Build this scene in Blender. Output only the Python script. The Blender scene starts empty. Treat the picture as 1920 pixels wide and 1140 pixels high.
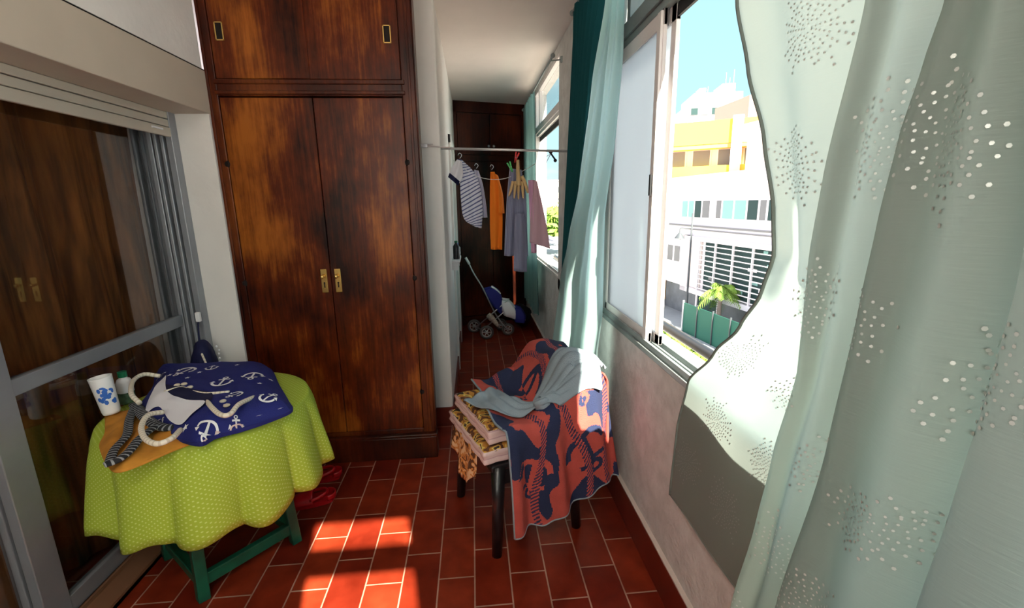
import bpy, math, random
from mathutils import Vector, Matrix, noise
PI = math.pi
sc = bpy.context.scene
COL = sc.collection
random.seed(7)

# ------------------------------------------------------------------ camera
F_PX = 849.0
def cam_axes(yaw=.083, pitch=.219, roll=-.017):
    f = Vector((math.sin(yaw)*math.cos(pitch), math.cos(yaw)*math.cos(pitch), -math.sin(pitch)))
    r = Vector((math.cos(yaw), -math.sin(yaw), 0)); u = r.cross(f)
    return r*math.cos(roll)+u*math.sin(roll), -r*math.sin(roll)+u*math.cos(roll), f
CR, CU, CF = cam_axes()
EYE = Vector((0, 0, 1.5))
cd = bpy.data.cameras.new('camera'); cam = bpy.data.objects.new('camera', cd); COL.objects.link(cam)
cd.sensor_width = 36; cd.lens = F_PX/1920*36; cd.clip_start = .02; cd.clip_end = 800
cam.matrix_world = Matrix(((CR.x, CU.x, -CF.x, 0), (CR.y, CU.y, -CF.y, 0), (CR.z, CU.z, -CF.z, 1.5), (0, 0, 0, 1)))
sc.camera = cam
def ray(px, py): return CF + CR*((px-960)/F_PX) - CU*((py-570)/F_PX)
def at(ax, val, px, py):                       # the point of the plane axis=val seen at a pixel
    d = ray(px, py); return EYE + d*((val-EYE[ax])/d[ax])

# ------------------------------------------------------------------ light
sc.view_settings.view_transform = 'Standard'; sc.view_settings.look = 'None'
sc.view_settings.exposure = 0.86; sc.view_settings.gamma = 1
sc.cycles.max_bounces = 10; sc.cycles.diffuse_bounces = 6; sc.cycles.transparent_max_bounces = 24
sc.cycles.transmission_bounces = 8; sc.cycles.glossy_bounces = 4
sc.cycles.caustics_reflective = False; sc.cycles.caustics_refractive = False
sc.cycles.sample_clamp_indirect = 6
w = bpy.data.worlds.new('sky'); sc.world = w; w.use_nodes = True
nt = w.node_tree; nt.nodes.clear()
wo = nt.nodes.new('ShaderNodeOutputWorld'); bg = nt.nodes.new('ShaderNodeBackground')
tc = nt.nodes.new('ShaderNodeTexCoord'); sep = nt.nodes.new('ShaderNodeSeparateXYZ')
rmp = nt.nodes.new('ShaderNodeValToRGB'); nz = nt.nodes.new('ShaderNodeTexNoise'); mx = nt.nodes.new('ShaderNodeMixRGB')
e = rmp.color_ramp.elements
e[0].position = 0; e[0].color = (.62, .82, .95, 1); e[1].position = .6; e[1].color = (.42, .82, .95, 1)
q = e.new(.16); q.color = (.56, .90, .98, 1)
nt.links.new(tc.outputs['Generated'], sep.inputs[0]); nt.links.new(sep.outputs['Z'], rmp.inputs[0])
nz.inputs['Scale'].default_value = 5; nz.inputs['Detail'].default_value = 6
mp = nt.nodes.new('ShaderNodeMapping'); mp.inputs['Scale'].default_value = (1, 1, 3)
nt.links.new(tc.outputs['Generated'], mp.inputs[0]); nt.links.new(mp.outputs[0], nz.inputs['Vector'])
cr2 = nt.nodes.new('ShaderNodeValToRGB'); cr2.color_ramp.elements[0].position = .5; cr2.color_ramp.elements[1].position = .62
zr = nt.nodes.new('ShaderNodeMapRange'); zr.inputs[1].default_value = .16; zr.inputs[2].default_value = .04
mul = nt.nodes.new('ShaderNodeMath'); mul.operation = 'MULTIPLY'
nt.links.new(nz.outputs[0], cr2.inputs[0]); nt.links.new(cr2.outputs[0], mul.inputs[0])
nt.links.new(sep.outputs['Z'], zr.inputs[0]); nt.links.new(zr.outputs[0], mul.inputs[1])
mx.inputs[2].default_value = (.88, .93, 1, 1)
nt.links.new(mul.outputs[0], mx.inputs[0]); nt.links.new(rmp.outputs[0], mx.inputs[1])
# unseen bright cloud bank, added behind the house to light the facades opposite
cb = nt.nodes.new('ShaderNodeMapRange'); cb.inputs[1].default_value = .15; cb.inputs[2].default_value = -.45
dt = nt.nodes.new('ShaderNodeVectorMath'); dt.operation = 'DOT_PRODUCT'; dt.inputs[1].default_value = (1, .12, -.1)
nt.links.new(tc.outputs['Generated'], dt.inputs[0]); nt.links.new(dt.outputs['Value'], cb.inputs[0])
m5 = nt.nodes.new('ShaderNodeMixRGB'); m5.inputs[2].default_value = (1.75, 1.72, 1.85, 1)
nt.links.new(cb.outputs[0], m5.inputs[0]); nt.links.new(mx.outputs[0], m5.inputs[1])
nt.links.new(m5.outputs[0], bg.inputs[0]); bg.inputs[1].default_value = .64
nt.links.new(bg.outputs[0], wo.inputs[0])
sd = bpy.data.lights.new('sun', 'SUN'); sun = bpy.data.objects.new('sun', sd); COL.objects.link(sun)
SUN_DIR = Vector((.21, -1, .885))
sd.energy = 17.0; sd.angle = math.radians(.6); sd.color = (1, .95, .78)
sun.rotation_euler = SUN_DIR.to_track_quat('Z', 'Y').to_euler(); sun.location = (5, -14, 14)

# ------------------------------------------------------------------ materials
def newmat(name):
    m = bpy.data.materials.new(name); m.use_nodes = True
    n = m.node_tree; b = n.nodes['Principled BSDF']; return m, n, b
def lnk(n, a, b): n.links.new(a, b)
def mat(name, c, rough=.6, metal=0, spec=.4, var=.0, vscale=8, bump=0, bscale=60, c2=None, stretch=(1,1,1), coat=0):
    m, n, b = newmat(name)
    b.inputs['Base Color'].default_value = (*c, 1); b.inputs['Roughness'].default_value = rough
    b.inputs['Metallic'].default_value = metal; b.inputs['Specular IOR Level'].default_value = spec
    if coat: b.inputs['Coat Weight'].default_value = coat; b.inputs['Coat Roughness'].default_value = .15
    t = n.nodes.new('ShaderNodeTexCoord'); mp = n.nodes.new('ShaderNodeMapping'); mp.inputs['Scale'].default_value = stretch
    lnk(n, t.outputs['Object'], mp.inputs[0])
    if var or c2:
        x = n.nodes.new('ShaderNodeTexNoise'); x.inputs['Scale'].default_value = vscale; x.inputs['Detail'].default_value = 5
        lnk(n, mp.outputs[0], x.inputs['Vector'])
        r = n.nodes.new('ShaderNodeValToRGB'); r.color_ramp.elements[0].position = .35; r.color_ramp.elements[1].position = .65
        c3 = c2 or tuple(v*(1-var) for v in c)
        r.color_ramp.elements[0].color = (*c3, 1); r.color_ramp.elements[1].color = (*c, 1)
        lnk(n, x.outputs[0], r.inputs[0]); lnk(n, r.outputs[0], b.inputs['Base Color'])
    if bump:
        y = n.nodes.new('ShaderNodeTexNoise'); y.inputs['Scale'].default_value = bscale; y.inputs['Detail'].default_value = 4
        lnk(n, mp.outputs[0], y.inputs['Vector'])
        k = n.nodes.new('ShaderNodeBump'); k.inputs['Strength'].default_value = bump; k.inputs['Distance'].default_value = .01
        lnk(n, y.outputs[0], k.inputs['Height']); lnk(n, k.outputs[0], b.inputs['Normal'])
    return m
def wood(name, cols, stretch=(22, 22, 1.1), rough=.33, blot=1.6):
    m, n, b = newmat(name)
    t = n.nodes.new('ShaderNodeTexCoord'); mp = n.nodes.new('ShaderNodeMapping'); mp.inputs['Scale'].default_value = stretch
    lnk(n, t.outputs['Object'], mp.inputs[0])
    g = n.nodes.new('ShaderNodeTexNoise'); g.inputs['Scale'].default_value = 3; g.inputs['Detail'].default_value = 8; g.inputs['Roughness'].default_value = .65
    lnk(n, mp.outputs[0], g.inputs['Vector'])
    l = n.nodes.new('ShaderNodeTexNoise'); l.inputs['Scale'].default_value = blot; l.inputs['Detail'].default_value = 6; l.inputs['Roughness'].default_value = .6
    mp2 = n.nodes.new('ShaderNodeMapping'); mp2.inputs['Scale'].default_value = (1.6, 1.6, .8); mp2.inputs['Location'].default_value = (3.1, .7, 1.9)
    lnk(n, t.outputs['Object'], mp2.inputs[0]); lnk(n, mp2.outputs[0], l.inputs['Vector'])
    mm = n.nodes.new('ShaderNodeMath'); mm.operation = 'MULTIPLY_ADD'; mm.inputs[1].default_value = .28
    m3 = n.nodes.new('ShaderNodeMath'); m3.operation = 'MULTIPLY'; m3.inputs[1].default_value = .82
    lnk(n, l.outputs[0], m3.inputs[0]); lnk(n, g.outputs[0], mm.inputs[0]); lnk(n, m3.outputs[0], mm.inputs[2])
    r = n.nodes.new('ShaderNodeValToRGB'); el = r.color_ramp.elements
    el[0].position = .43; el[0].color = (*cols[0], 1); el[1].position = .68; el[1].color = (*cols[2], 1)
    k = el.new(.545); k.color = (*cols[1], 1)
    lnk(n, mm.outputs[0], r.inputs[0]); lnk(n, r.outputs[0], b.inputs['Base Color'])
    b.inputs['Roughness'].default_value = rough; b.inputs['Specular IOR Level'].default_value = .22
    return m
def fabric_translucent(name, c, trans=.5, clear=0., rough=1., weave=0, var=0, vs=3, c2=None):
    m, n, b = newmat(name); n.nodes.remove(b); out = n.nodes['Material Output']
    d = n.nodes.new('ShaderNodeBsdfDiffuse'); tr = n.nodes.new('ShaderNodeBsdfTranslucent'); s = n.nodes.new('ShaderNodeMixShader')
    d.inputs[0].default_value = (*c, 1); tr.inputs[0].default_value = (*(c2 or c), 1); s.inputs[0].default_value = trans
    lnk(n, d.outputs[0], s.inputs[1]); lnk(n, tr.outputs[0], s.inputs[2]); last = s
    if clear:
        tp = n.nodes.new('ShaderNodeBsdfTransparent'); s2 = n.nodes.new('ShaderNodeMixShader'); s2.inputs[0].default_value = clear
        lnk(n, s.outputs[0], s2.inputs[1]); lnk(n, tp.outputs[0], s2.inputs[2]); last = s2
    lnk(n, last.outputs[0], out.inputs[0])
    if weave:
        t = n.nodes.new('ShaderNodeTexCoord'); x = n.nodes.new('ShaderNodeTexNoise'); x.inputs['Scale'].default_value = 1
        mp = n.nodes.new('ShaderNodeMapping'); mp.inputs['Scale'].default_value = (30, 30, 1500/5)
        lnk(n, t.outputs['Object'], mp.inputs[0]); lnk(n, mp.outputs[0], x.inputs['Vector'])
        k = n.nodes.new('ShaderNodeBump'); k.inputs['Strength'].default_value = weave; k.inputs['Distance'].default_value = .002
        lnk(n, x.outputs[0], k.inputs['Height']); lnk(n, k.outputs[0], d.inputs['Normal'])
    return m
def glass(name, tint=(1, 1, 1), haze=0., hazecol=(.9, .92, .95), refl=1.0):
    m, n, b = newmat(name); n.nodes.remove(b); out = n.nodes['Material Output']
    tp = n.nodes.new('ShaderNodeBsdfTransparent'); tp.inputs[0].default_value = (*tint, 1)
    gl = n.nodes.new('ShaderNodeBsdfGlossy'); gl.inputs['Roughness'].default_value = .02
    fr = n.nodes.new('ShaderNodeFresnel'); fr.inputs[0].default_value = 1.45
    mu = n.nodes.new('ShaderNodeMath'); mu.operation = 'MULTIPLY'; mu.inputs[1].default_value = refl; lnk(n, fr.outputs[0], mu.inputs[0])
    s = n.nodes.new('ShaderNodeMixShader'); lnk(n, mu.outputs[0], s.inputs[0]); lnk(n, tp.outputs[0], s.inputs[1]); lnk(n, gl.outputs[0], s.inputs[2])
    last = s
    if haze:
        d = n.nodes.new('ShaderNodeBsdfTranslucent'); d.inputs[0].default_value = (*hazecol, 1)
        s2 = n.nodes.new('ShaderNodeMixShader'); s2.inputs[0].default_value = haze
        lnk(n, s.outputs[0], s2.inputs[1]); lnk(n, d.outputs[0], s2.inputs[2]); last = s2
    lnk(n, last.outputs[0], out.inputs[0]); return m
def floor_tiles():
    m, n, b = newmat('terracotta tiles')
    t = n.nodes.new('ShaderNodeTexCoord'); s = n.nodes.new('ShaderNodeSeparateXYZ'); c = n.nodes.new('ShaderNodeCombineXYZ')
    lnk(n, t.outputs['Object'], s.inputs[0])
    W, L = .147, .292
    ax = n.nodes.new('ShaderNodeMath'); ax.inputs[1].default_value = .776+W*40; lnk(n, s.outputs['X'], ax.inputs[0])
    ay = n.nodes.new('ShaderNodeMath'); ay.inputs[1].default_value = -.421+L/2+L*40; lnk(n, s.outputs['Y'], ay.inputs[0])
    lnk(n, ay.outputs[0], c.inputs['X']); lnk(n, ax.outputs[0], c.inputs['Y'])
    k = n.nodes.new('ShaderNodeTexBrick'); k.offset = .5; k.offset_frequency = 2; k.squash = 1
    k.inputs['Scale'].default_value = 1; k.inputs['Brick Width'].default_value = L; k.inputs['Row Height'].default_value = W
    k.inputs['Mortar Size'].default_value = .0032; k.inputs['Mortar Smooth'].default_value = .15; k.inputs['Bias'].default_value = 0
    k.inputs['Color1'].default_value = (.205, .023, .008, 1); k.inputs['Color2'].default_value = (.125, .010, .004, 1); k.inputs['Mortar'].default_value = (.36, .19, .14, 1)
    lnk(n, c.outputs[0], k.inputs['Vector'])
    x = n.nodes.new('ShaderNodeTexNoise'); x.inputs['Scale'].default_value = 9; x.inputs['Detail'].default_value = 7; lnk(n, t.outputs['Object'], x.inputs['Vector'])
    r = n.nodes.new('ShaderNodeValToRGB'); r.color_ramp.elements[0].position = .3; r.color_ramp.elements[1].position = .75
    r.color_ramp.elements[0].color = (.72, .68, .66, 1); r.color_ramp.elements[1].color = (1.35, 1.5, 1.5, 1); lnk(n, x.outputs[0], r.inputs[0])
    mx = n.nodes.new('ShaderNodeMixRGB'); mx.blend_type = 'MULTIPLY'; mx.inputs[0].default_value = 1
    lnk(n, k.outputs['Color'], mx.inputs[1]); lnk(n, r.outputs[0], mx.inputs[2]); lnk(n, mx.outputs[0], b.inputs['Base Color'])
    rr = n.nodes.new('ShaderNodeMapRange'); rr.inputs[3].default_value = .28; rr.inputs[4].default_value = .45; lnk(n, x.outputs[0], rr.inputs[0]); lnk(n, rr.outputs[0], b.inputs['Roughness'])
    bp = n.nodes.new('ShaderNodeBump'); bp.inputs['Strength'].default_value = .5; bp.inputs['Distance'].default_value = .003; bp.invert = True
    lnk(n, k.outputs['Fac'], bp.inputs['Height']); lnk(n, bp.outputs[0], b.inputs['Normal'])
    b.inputs['Specular IOR Level'].default_value = .2
    return m
def dotted(name, c, cd_, scale, size=.22, use_uv=True, c2=None, trans=0):
    m, n, b = newmat(name)
    t = n.nodes.new('ShaderNodeTexCoord'); v = n.nodes.new('ShaderNodeTexVoronoi'); v.inputs['Randomness'].default_value = 0; v.inputs['Scale'].default_value = scale
    mp = n.nodes.new('ShaderNodeMapping'); mp.inputs['Rotation'].default_value = (0, 0, PI/4)
    lnk(n, t.outputs['UV' if use_uv else 'Object'], mp.inputs[0]); lnk(n, mp.outputs[0], v.inputs['Vector']); v.voronoi_dimensions = '2D' if use_uv else '3D'
    g = n.nodes.new('ShaderNodeMath'); g.operation = 'LESS_THAN'; g.inputs[1].default_value = size; lnk(n, v.outputs['Distance'], g.inputs[0])
    mx = n.nodes.new('ShaderNodeMixRGB'); mx.inputs[1].default_value = (*c, 1); mx.inputs[2].default_value = (*cd_, 1); lnk(n, g.outputs[0], mx.inputs[0])
    lnk(n, mx.outputs[0], b.inputs['Base Color']); b.inputs['Roughness'].default_value = .8
    if trans:
        out = n.nodes['Material Output']; tr = n.nodes.new('ShaderNodeBsdfTranslucent'); s = n.nodes.new('ShaderNodeMixShader'); s.inputs[0].default_value = trans
        lnk(n, mx.outputs[0], tr.inputs[0]); lnk(n, b.outputs[0], s.inputs[1]); lnk(n, tr.outputs[0], s.inputs[2]); lnk(n, s.outputs[0], out.inputs[0])
    return m
def striped(name, cols, scale, axis='X', use_uv=True, duty=.5, rough=.85):
    m, n, b = newmat(name)
    t = n.nodes.new('ShaderNodeTexCoord'); s = n.nodes.new('ShaderNodeSeparateXYZ'); lnk(n, t.outputs['UV' if use_uv else 'Object'], s.inputs[0])
    a = n.nodes.new('ShaderNodeMath'); a.operation = 'MULTIPLY'; a.inputs[1].default_value = scale; lnk(n, s.outputs[axis], a.inputs[0])
    f = n.nodes.new('ShaderNodeMath'); f.operation = 'FRACT'; lnk(n, a.outputs[0], f.inputs[0])
    g = n.nodes.new('ShaderNodeMath'); g.operation = 'LESS_THAN'; g.inputs[1].default_value = duty; lnk(n, f.outputs[0], g.inputs[0])
    mx = n.nodes.new('ShaderNodeMixRGB'); mx.inputs[1].default_value = (*cols[0], 1); mx.inputs[2].default_value = (*cols[1], 1); lnk(n, g.outputs[0], mx.inputs[0])
    lnk(n, mx.outputs[0], b.inputs['Base Color']); b.inputs['Roughness'].default_value = rough
    return m
def blotch(name, cols, scale, pos=(.45, .5), use_uv=True, distort=1.5, rough=.9, bump=.3):
    m, n, b = newmat(name)
    t = n.nodes.new('ShaderNodeTexCoord'); x = n.nodes.new('ShaderNodeTexNoise'); x.inputs['Scale'].default_value = scale; x.inputs['Detail'].default_value = 1.2
    x.inputs['Distortion'].default_value = distort; lnk(n, t.outputs['UV' if use_uv else 'Object'], x.inputs['Vector'])
    r = n.nodes.new('ShaderNodeValToRGB'); r.color_ramp.interpolation = 'CONSTANT'; el = r.color_ramp.elements
    el[0].position = 0; el[0].color = (*cols[0], 1); el[1].position = pos[0]; el[1].color = (*cols[1], 1)
    for p, c in zip(pos[1:], cols[2:]): q = el.new(p); q.color = (*c, 1)
    lnk(n, x.outputs[0], r.inputs[0]); lnk(n, r.outputs[0], b.inputs['Base Color']); b.inputs['Roughness'].default_value = rough
    if bump:
        y = n.nodes.new('ShaderNodeTexNoise'); y.inputs['Scale'].default_value = 400; lnk(n, t.outputs['Object'], y.inputs['Vector'])
        k = n.nodes.new('ShaderNodeBump'); k.inputs['Strength'].default_value = bump; k.inputs['Distance'].default_value = .003
        lnk(n, y.outputs[0], k.inputs['Height']); lnk(n, k.outputs[0], b.inputs['Normal'])
    return m

M = dict(
 plaster=mat('white plaster', (.80, .78, .75), .85, var=.06, vscale=4, bump=.15, bscale=30),
 plaster_rough=mat('grey white textured plaster', (.62, .61, .60), .9, var=.18, vscale=14, bump=.5, bscale=70),
 ceilp=mat('ceiling paint', (.80, .74, .71), .9, var=.05, vscale=3, bump=.1, bscale=25),
 beige=mat('beige painted shutter box', (.56, .49, .40), .55, var=.05, vscale=5),
 slat=mat('beige shutter slat', (.55, .50, .42), .45),
 floor=floor_tiles(),
 tile_dark=mat('dark red skirting tile', (.17, .022, .012), .3, var=.3, vscale=6),
 grout=mat('pale grout', (.55, .47, .42), .9),
 wood=wood('varnished wardrobe wood', ((.014, .002, .0008), (.095, .014, .002), (.34, .10, .012))),
 wood_trim=wood('varnished trim wood', ((.012, .002, .0008), (.062, .009, .002), (.18, .045, .008)), rough=.35),
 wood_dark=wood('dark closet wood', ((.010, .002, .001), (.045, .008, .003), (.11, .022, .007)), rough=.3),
 black_gap=mat('dark joint', (.008, .004, .003), .9),
 brass=mat('brass', (.75, .50, .16), .25, metal=1),
 steel=mat('brushed steel', (.62, .62, .64), .3, metal=1),
 chrome=mat('white enamelled metal tube', (.62, .63, .65), .3, metal=.5),
 alu=mat('aluminium frame', (.31, .33, .36), .4, metal=.35, var=.1, vscale=6),
 alu_dark=mat('grey aluminium window frame', (.27, .31, .31), .42, metal=.3, var=.12, vscale=8),
 alu_white=mat('pale aluminium stile', (.74, .70, .70), .45, metal=.1),
 gasket=mat('black rubber seal', (.012, .012, .014), .7),
 frosted=fabric_translucent('frosted fill glass', (.85, .85, .85), .85),  # for the panes added as soft fill behind the viewer
 glass=glass('clear window glass', (.97, .985, .99), refl=.35),
 glass_haze=glass('hazy window glass', (.93, .95, .97), .38, (.86, .88, .92)),
 glass_dark=glass('door glass', (.85, .85, .85), refl=.2),
 curtain_in=mat('brown room drape', (.30, .11, .025), .85, var=.7, vscale=14, stretch=(1, 3, .25)),
 curtain=fabric_translucent('pale mint translucent curtain fabric', (.31, .33, .31), .62, 0, c2=(.52, .60, .565), weave=.5),
 curtain_edge=mat('dark curtain hem tape', (.13, .155, .14), .8),
 dot=mat('pale foil dot', (.60, .64, .62), .45, metal=.25, spec=.5),
 teal=fabric_translucent('teal curtain fabric', (.014, .075, .085), .18, 0, c2=(.02, .16, .18)),
 sheer=fabric_translucent('aqua tinted curtain fabric', (.46, .62, .62), .62, .05, c2=(.70, .95, .96)),
 teal_far=fabric_translucent('sea green curtain fabric', (.10, .17, .165), .4, 0, c2=(.24, .42, .40)),
 lime=dotted('lime tablecloth with tiny dots', (.42, .55, .045), (.62, .74, .22), 75, .20, trans=.12),
 green_wood=mat('green painted wood', (.008, .10, .055), .4, var=.35, vscale=10, c2=(.004, .05, .03)),
 white_plastic=mat('white plastic', (.82, .83, .84), .35),
 white_cloth=mat('white cotton', (.78, .78, .84), .9),
 navy=mat('navy canvas', (.012, .018, .16), .85, bump=.3, bscale=300),
 navy_dark=mat('dark navy cloth', (.006, .008, .05), .8),
 anchor=mat('white print', (.85, .86, .88), .8),
 rope=striped('cream rope', ((.80, .74, .62), (.62, .55, .43)), 60, 'X', duty=.35),
 mustard=mat('mustard cloth', (.62, .26, .03), .85, var=.3, vscale=14),
 strap=striped('black and white striped strap', ((.012, .014, .018), (.32, .34, .36)), 55, 'X', duty=.3),
 blue_print=mat('blue printed motif', (.03, .13, .50), .5),
 green_cap=mat('green plastic cap', (.01, .16, .07), .4),
 red_foam=mat('red foam clog', (.42, .006, .010), .35, spec=.5),
 black_plastic=mat('black plastic', (.010, .010, .012), .28, spec=.5),
 cushion_side=striped('pink white ticking cushion fabric', ((.66, .50, .48), (.50, .33, .34)), 30, 'Z', False, .14),
 cushion_top=blotch('gold and brown print cushion fabric', ((.10, .035, .012), (.45, .20, .03), (.66, .48, .12), (.05, .03, .02)), 14, (.42, .52, .6), False),
 leafprint=blotch('orange leaf print cloth', ((.10, .035, .012), (.60, .25, .06), (.75, .52, .30)), 22, (.44, .55), False),
 salmon=mat('salmon terry towel', (.52, .085, .065), .95, var=.12, vscale=20, bump=.6, bscale=350),
 towel_navy=mat('navy terry towel print', (.018, .026, .075), .95, bump=.6, bscale=350),
 greycloth=mat('grey blue jersey cloth', (.25, .30, .34), .9, var=.12, vscale=12, bump=.4, bscale=250),
 orange=mat('orange jersey', (.85, .22, .012), .85),
 stripe_h=striped('white shirt with navy stripes', ((.66, .69, .80), (.10, .12, .28)), 22, 'Y', duty=.34),
 stripe_v=striped('grey blue pinstriped cloth', ((.14, .16, .28), (.36, .38, .50)), 22, 'X', duty=.35),
 pale_shirt=striped('pale lilac striped shirt', ((.58, .58, .72), (.34, .36, .56)), 11, 'X', duty=.35),
 glove=mat('tan rubber glove', (.60, .42, .20), .6),
 pinkc=dotted('dusty pink gingham', (.56, .34, .42), (.70, .52, .58), 60, .3),
 pinkb=mat('pink cotton', (.75, .42, .62), .85),
 peg_red=mat('red peg plastic', (.7, .02, .03), .4), peg_green=mat('green peg plastic', (.05, .55, .12), .4),
 black_fab=mat('black fabric', (.006, .006, .010), .8),
 blue_fab=mat('blue stroller fabric', (.018, .022, .20), .8),
 tyre=mat('grey tyre', (.09, .08, .08), .6), rim=mat('grey rim', (.45, .42, .42), .4),
 street=mat('grey paving', (.30, .33, .36), .9, var=.15, vscale=.6),
 sand=mat('pale promenade paving', (.72, .66, .58), .9, var=.12, vscale=.8),
 pinkpath=mat('pink path', (.62, .30, .30), .9),
 leaf=mat('green leaves', (.22, .36, .05), .7, c2=(.10, .20, .03), vscale=3, var=.1),
 leaf_dark=mat('dark leaves', (.06, .13, .03), .7, c2=(.03, .07, .02), vscale=2, var=.1),
 bark=mat('palm bark', (.42, .33, .28), .9, var=.3, vscale=3),
 bwhite=mat('white render', (.72, .70, .74), .8),
 bwarm=mat('warm white render', (.76, .69, .66), .8),
 byellow=mat('yellow render', (.80, .56, .07), .8),
 borange=mat('orange render', (.80, .42, .12), .8),
 bglass=mat('dark building glass', (.03, .06, .06), .5, spec=.1),
 bglass_light=mat('pale green building glass', (.22, .42, .40), .5, spec=.1),
 bshade=mat('grey blind', (.16, .17, .18), .6),
 bgarage=mat('grey shopfront', (.16, .18, .20), .6, var=.3, vscale=1.2),
 bfence=mat('dark green fence mesh', (.012, .10, .075), .7),
 iron=mat('dark lamp iron', (.06, .07, .08), .5),
 lamp_glass=mat('frosted lamp globe', (.5, .55, .55), .3),
 rail_dark=mat('dark handrail', (.035, .035, .045), .35, metal=.3),
 ledge=mat('cream outer ledge', (.72, .60, .48), .8, var=.2, vscale=8),
 rust=mat('rust brown sheet', (.22, .10, .05), .7),
)

# ------------------------------------------------------------------ mesh helpers
class MB:
    def __init__(s): s.v = []; s.f = []; s.m = []; s.uv = []
    def add(s, vs, fs, mi=0, uvs=None):
        o = len(s.v); s.v += [Vector(p) for p in vs]
        for f in fs:
            s.f.append([i+o for i in f]); s.m.append(mi)
            s.uv.append([uvs[i] for i in f] if uvs else [(0, 0)]*len(f))
        return s
    def box(s, x0, x1, y0, y1, z0, z1, mi=0, T=None):
        p = [Vector((x, y, z)) for z in (z0, z1) for y in (y0, y1) for x in (x0, x1)]
        if T: p = [T @ a for a in p]
        return s.add(p, [(0, 2, 3, 1), (4, 5, 7, 6), (0, 1, 5, 4), (2, 6, 7, 3), (0, 4, 6, 2), (1, 3, 7, 5)], mi)
    def tube(s, pts, r, n=10, mi=0, cap=True, closed=False, flat=1.0):
        pts = [Vector(p) for p in pts]; k = len(pts); rings = []; L = 0; up0 = None
        for i, p in enumerate(pts):
            a = pts[(i-1) % k] if (i or closed) else p; b = pts[(i+1) % k] if (i < k-1 or closed) else p
            t = (b-a).normalized()
            if up0 is None:
                ref = Vector((0, 0, 1)) if abs(t.z) < .9 else Vector((1, 0, 0)); up0 = (ref-t*ref.dot(t)).normalized()
            else: up0 = (up0-t*up0.dot(t)).normalized()
            sd_ = t.cross(up0); rr = r[i] if isinstance(r, (list, tuple)) else r
            if i: L += (p-pts[i-1]).length
            rings.append(([p+(sd_*math.cos(2*PI*j/n)+up0*flat*math.sin(2*PI*j/n))*rr for j in range(n)], L))
        vs = [q_ for rg, _ in rings for q_ in rg]; uvs = [(l, j/n) for _, l in rings for j in range(n)]; fs = []
        for i in range(k if closed else k-1):
            for j in range(n):
                a = i*n+j; b = i*n+(j+1) % n; c = ((i+1) % k)*n+(j+1) % n; d = ((i+1) % k)*n+j
                fs.append((a, b, c, d))
        if cap and not closed: fs += [tuple(range(n))[::-1], tuple((k-1)*n+j for j in range(n))]
        return s.add(vs, fs, mi, uvs)
    def cyl(s, c, r, z0, z1, n=24, mi=0, r2=None): 
        return s.tube([(c[0], c[1], z0), (c[0], c[1], z1)], [r, r if r2 is None else r2], n, mi)
    def lathe(s, c, prof, n=32, mi=0, T=None):
        vs = []; fs = []
        for r, z in prof:
            for j in range(n):
                p = Vector((r*math.cos(2*PI*j/n), r*math.sin(2*PI*j/n), z))
                if T: p = T @ p
                vs.append(p+Vector(c))
        for i in range(len(prof)-1):
            for j in range(n): fs.append((i*n+j, i*n+(j+1) % n, (i+1)*n+(j+1) % n, (i+1)*n+j))
        return s.add(vs, fs, mi)
    def grid(s, fn, nu, nv, mi=0, wrap=False, us=1, vs_=1):
        vs = []; uv = []; fs = []
        for j in range(nv+1):
            for i in range(nu+1): vs.append(Vector(fn(i/nu, j/nv))); uv.append((i/nu*us, j/nv*vs_))
        for j in range(nv):
            for i in range(nu):
                a = j*(nu+1)+i; fs.append((a, a+1, a+nu+2, a+nu+1))
        return s.add(vs, fs, mi, uv)
    def prism(s, poly, z0, z1, mi=0, T=None):
        n = len(poly); vs = [Vector((p[0], p[1], z0)) for p in poly]+[Vector((p[0], p[1], z1)) for p in poly]
        if T: vs = [T @ a for a in vs]
        fs = [tuple(range(n))[::-1], tuple(range(n, 2*n))]+[(i, (i+1) % n, n+(i+1) % n, n+i) for i in range(n)]
        return s.add(vs, fs, mi)
    def sphere(s, c, r, n=12, mi=0, sc_=(1, 1, 1), T=None):
        c = Vector(c); vs = []; fs = []
        for i in range(n+1):
            a = PI*i/n
            for j in range(2*n):
                b = PI*j/n; p = Vector((math.sin(a)*math.cos(b)*sc_[0], math.sin(a)*math.sin(b)*sc_[1], math.cos(a)*sc_[2]))*r
                if T: p = T @ p
                vs.append(c+p)
        for i in range(n):
            for j in range(2*n): fs.append((i*2*n+j, (i+1)*2*n+j, (i+1)*2*n+(j+1) % (2*n), i*2*n+(j+1) % (2*n)))
        return s.add(vs, fs, mi)
    def build(s, name, mats, parent=None, base=None, smooth=False, bevel=0, solid=0, sub=0):
        if not isinstance(mats, (list, tuple)): mats = [mats]
        root = parent
        while root is not None and root.parent is not None: root = root.parent
        if root is not None: base = root.location.copy()
        elif base is None:
            xs = [p.x for p in s.v]; ys = [p.y for p in s.v]; zs = [p.z for p in s.v]
            base = Vector(((min(xs)+max(xs))/2, (min(ys)+max(ys))/2, min(zs)))
        base = Vector(base)
        me = bpy.data.meshes.new(name); me.from_pydata([tuple(p-base) for p in s.v], [], s.f)
        for m_ in mats: me.materials.append(M[m_] if isinstance(m_, str) else m_)
        me.polygons.foreach_set('material_index', s.m)
        uvl = me.uv_layers.new(name='UVMap'); flat = [c for f in s.uv for u in f for c in u]; uvl.data.foreach_set('uv', flat)
        if smooth: me.polygons.foreach_set('use_smooth', [True]*len(me.polygons))
        me.update()
        o = bpy.data.objects.new(name, me); COL.objects.link(o)
        if parent is not None: o.parent = parent
        else: o.location = base
        if solid: k = o.modifiers.new('thick', 'SOLIDIFY'); k.thickness = solid; k.offset = 0
        if sub: k = o.modifiers.new('sub', 'SUBSURF'); k.levels = sub; k.render_levels = sub
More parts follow.
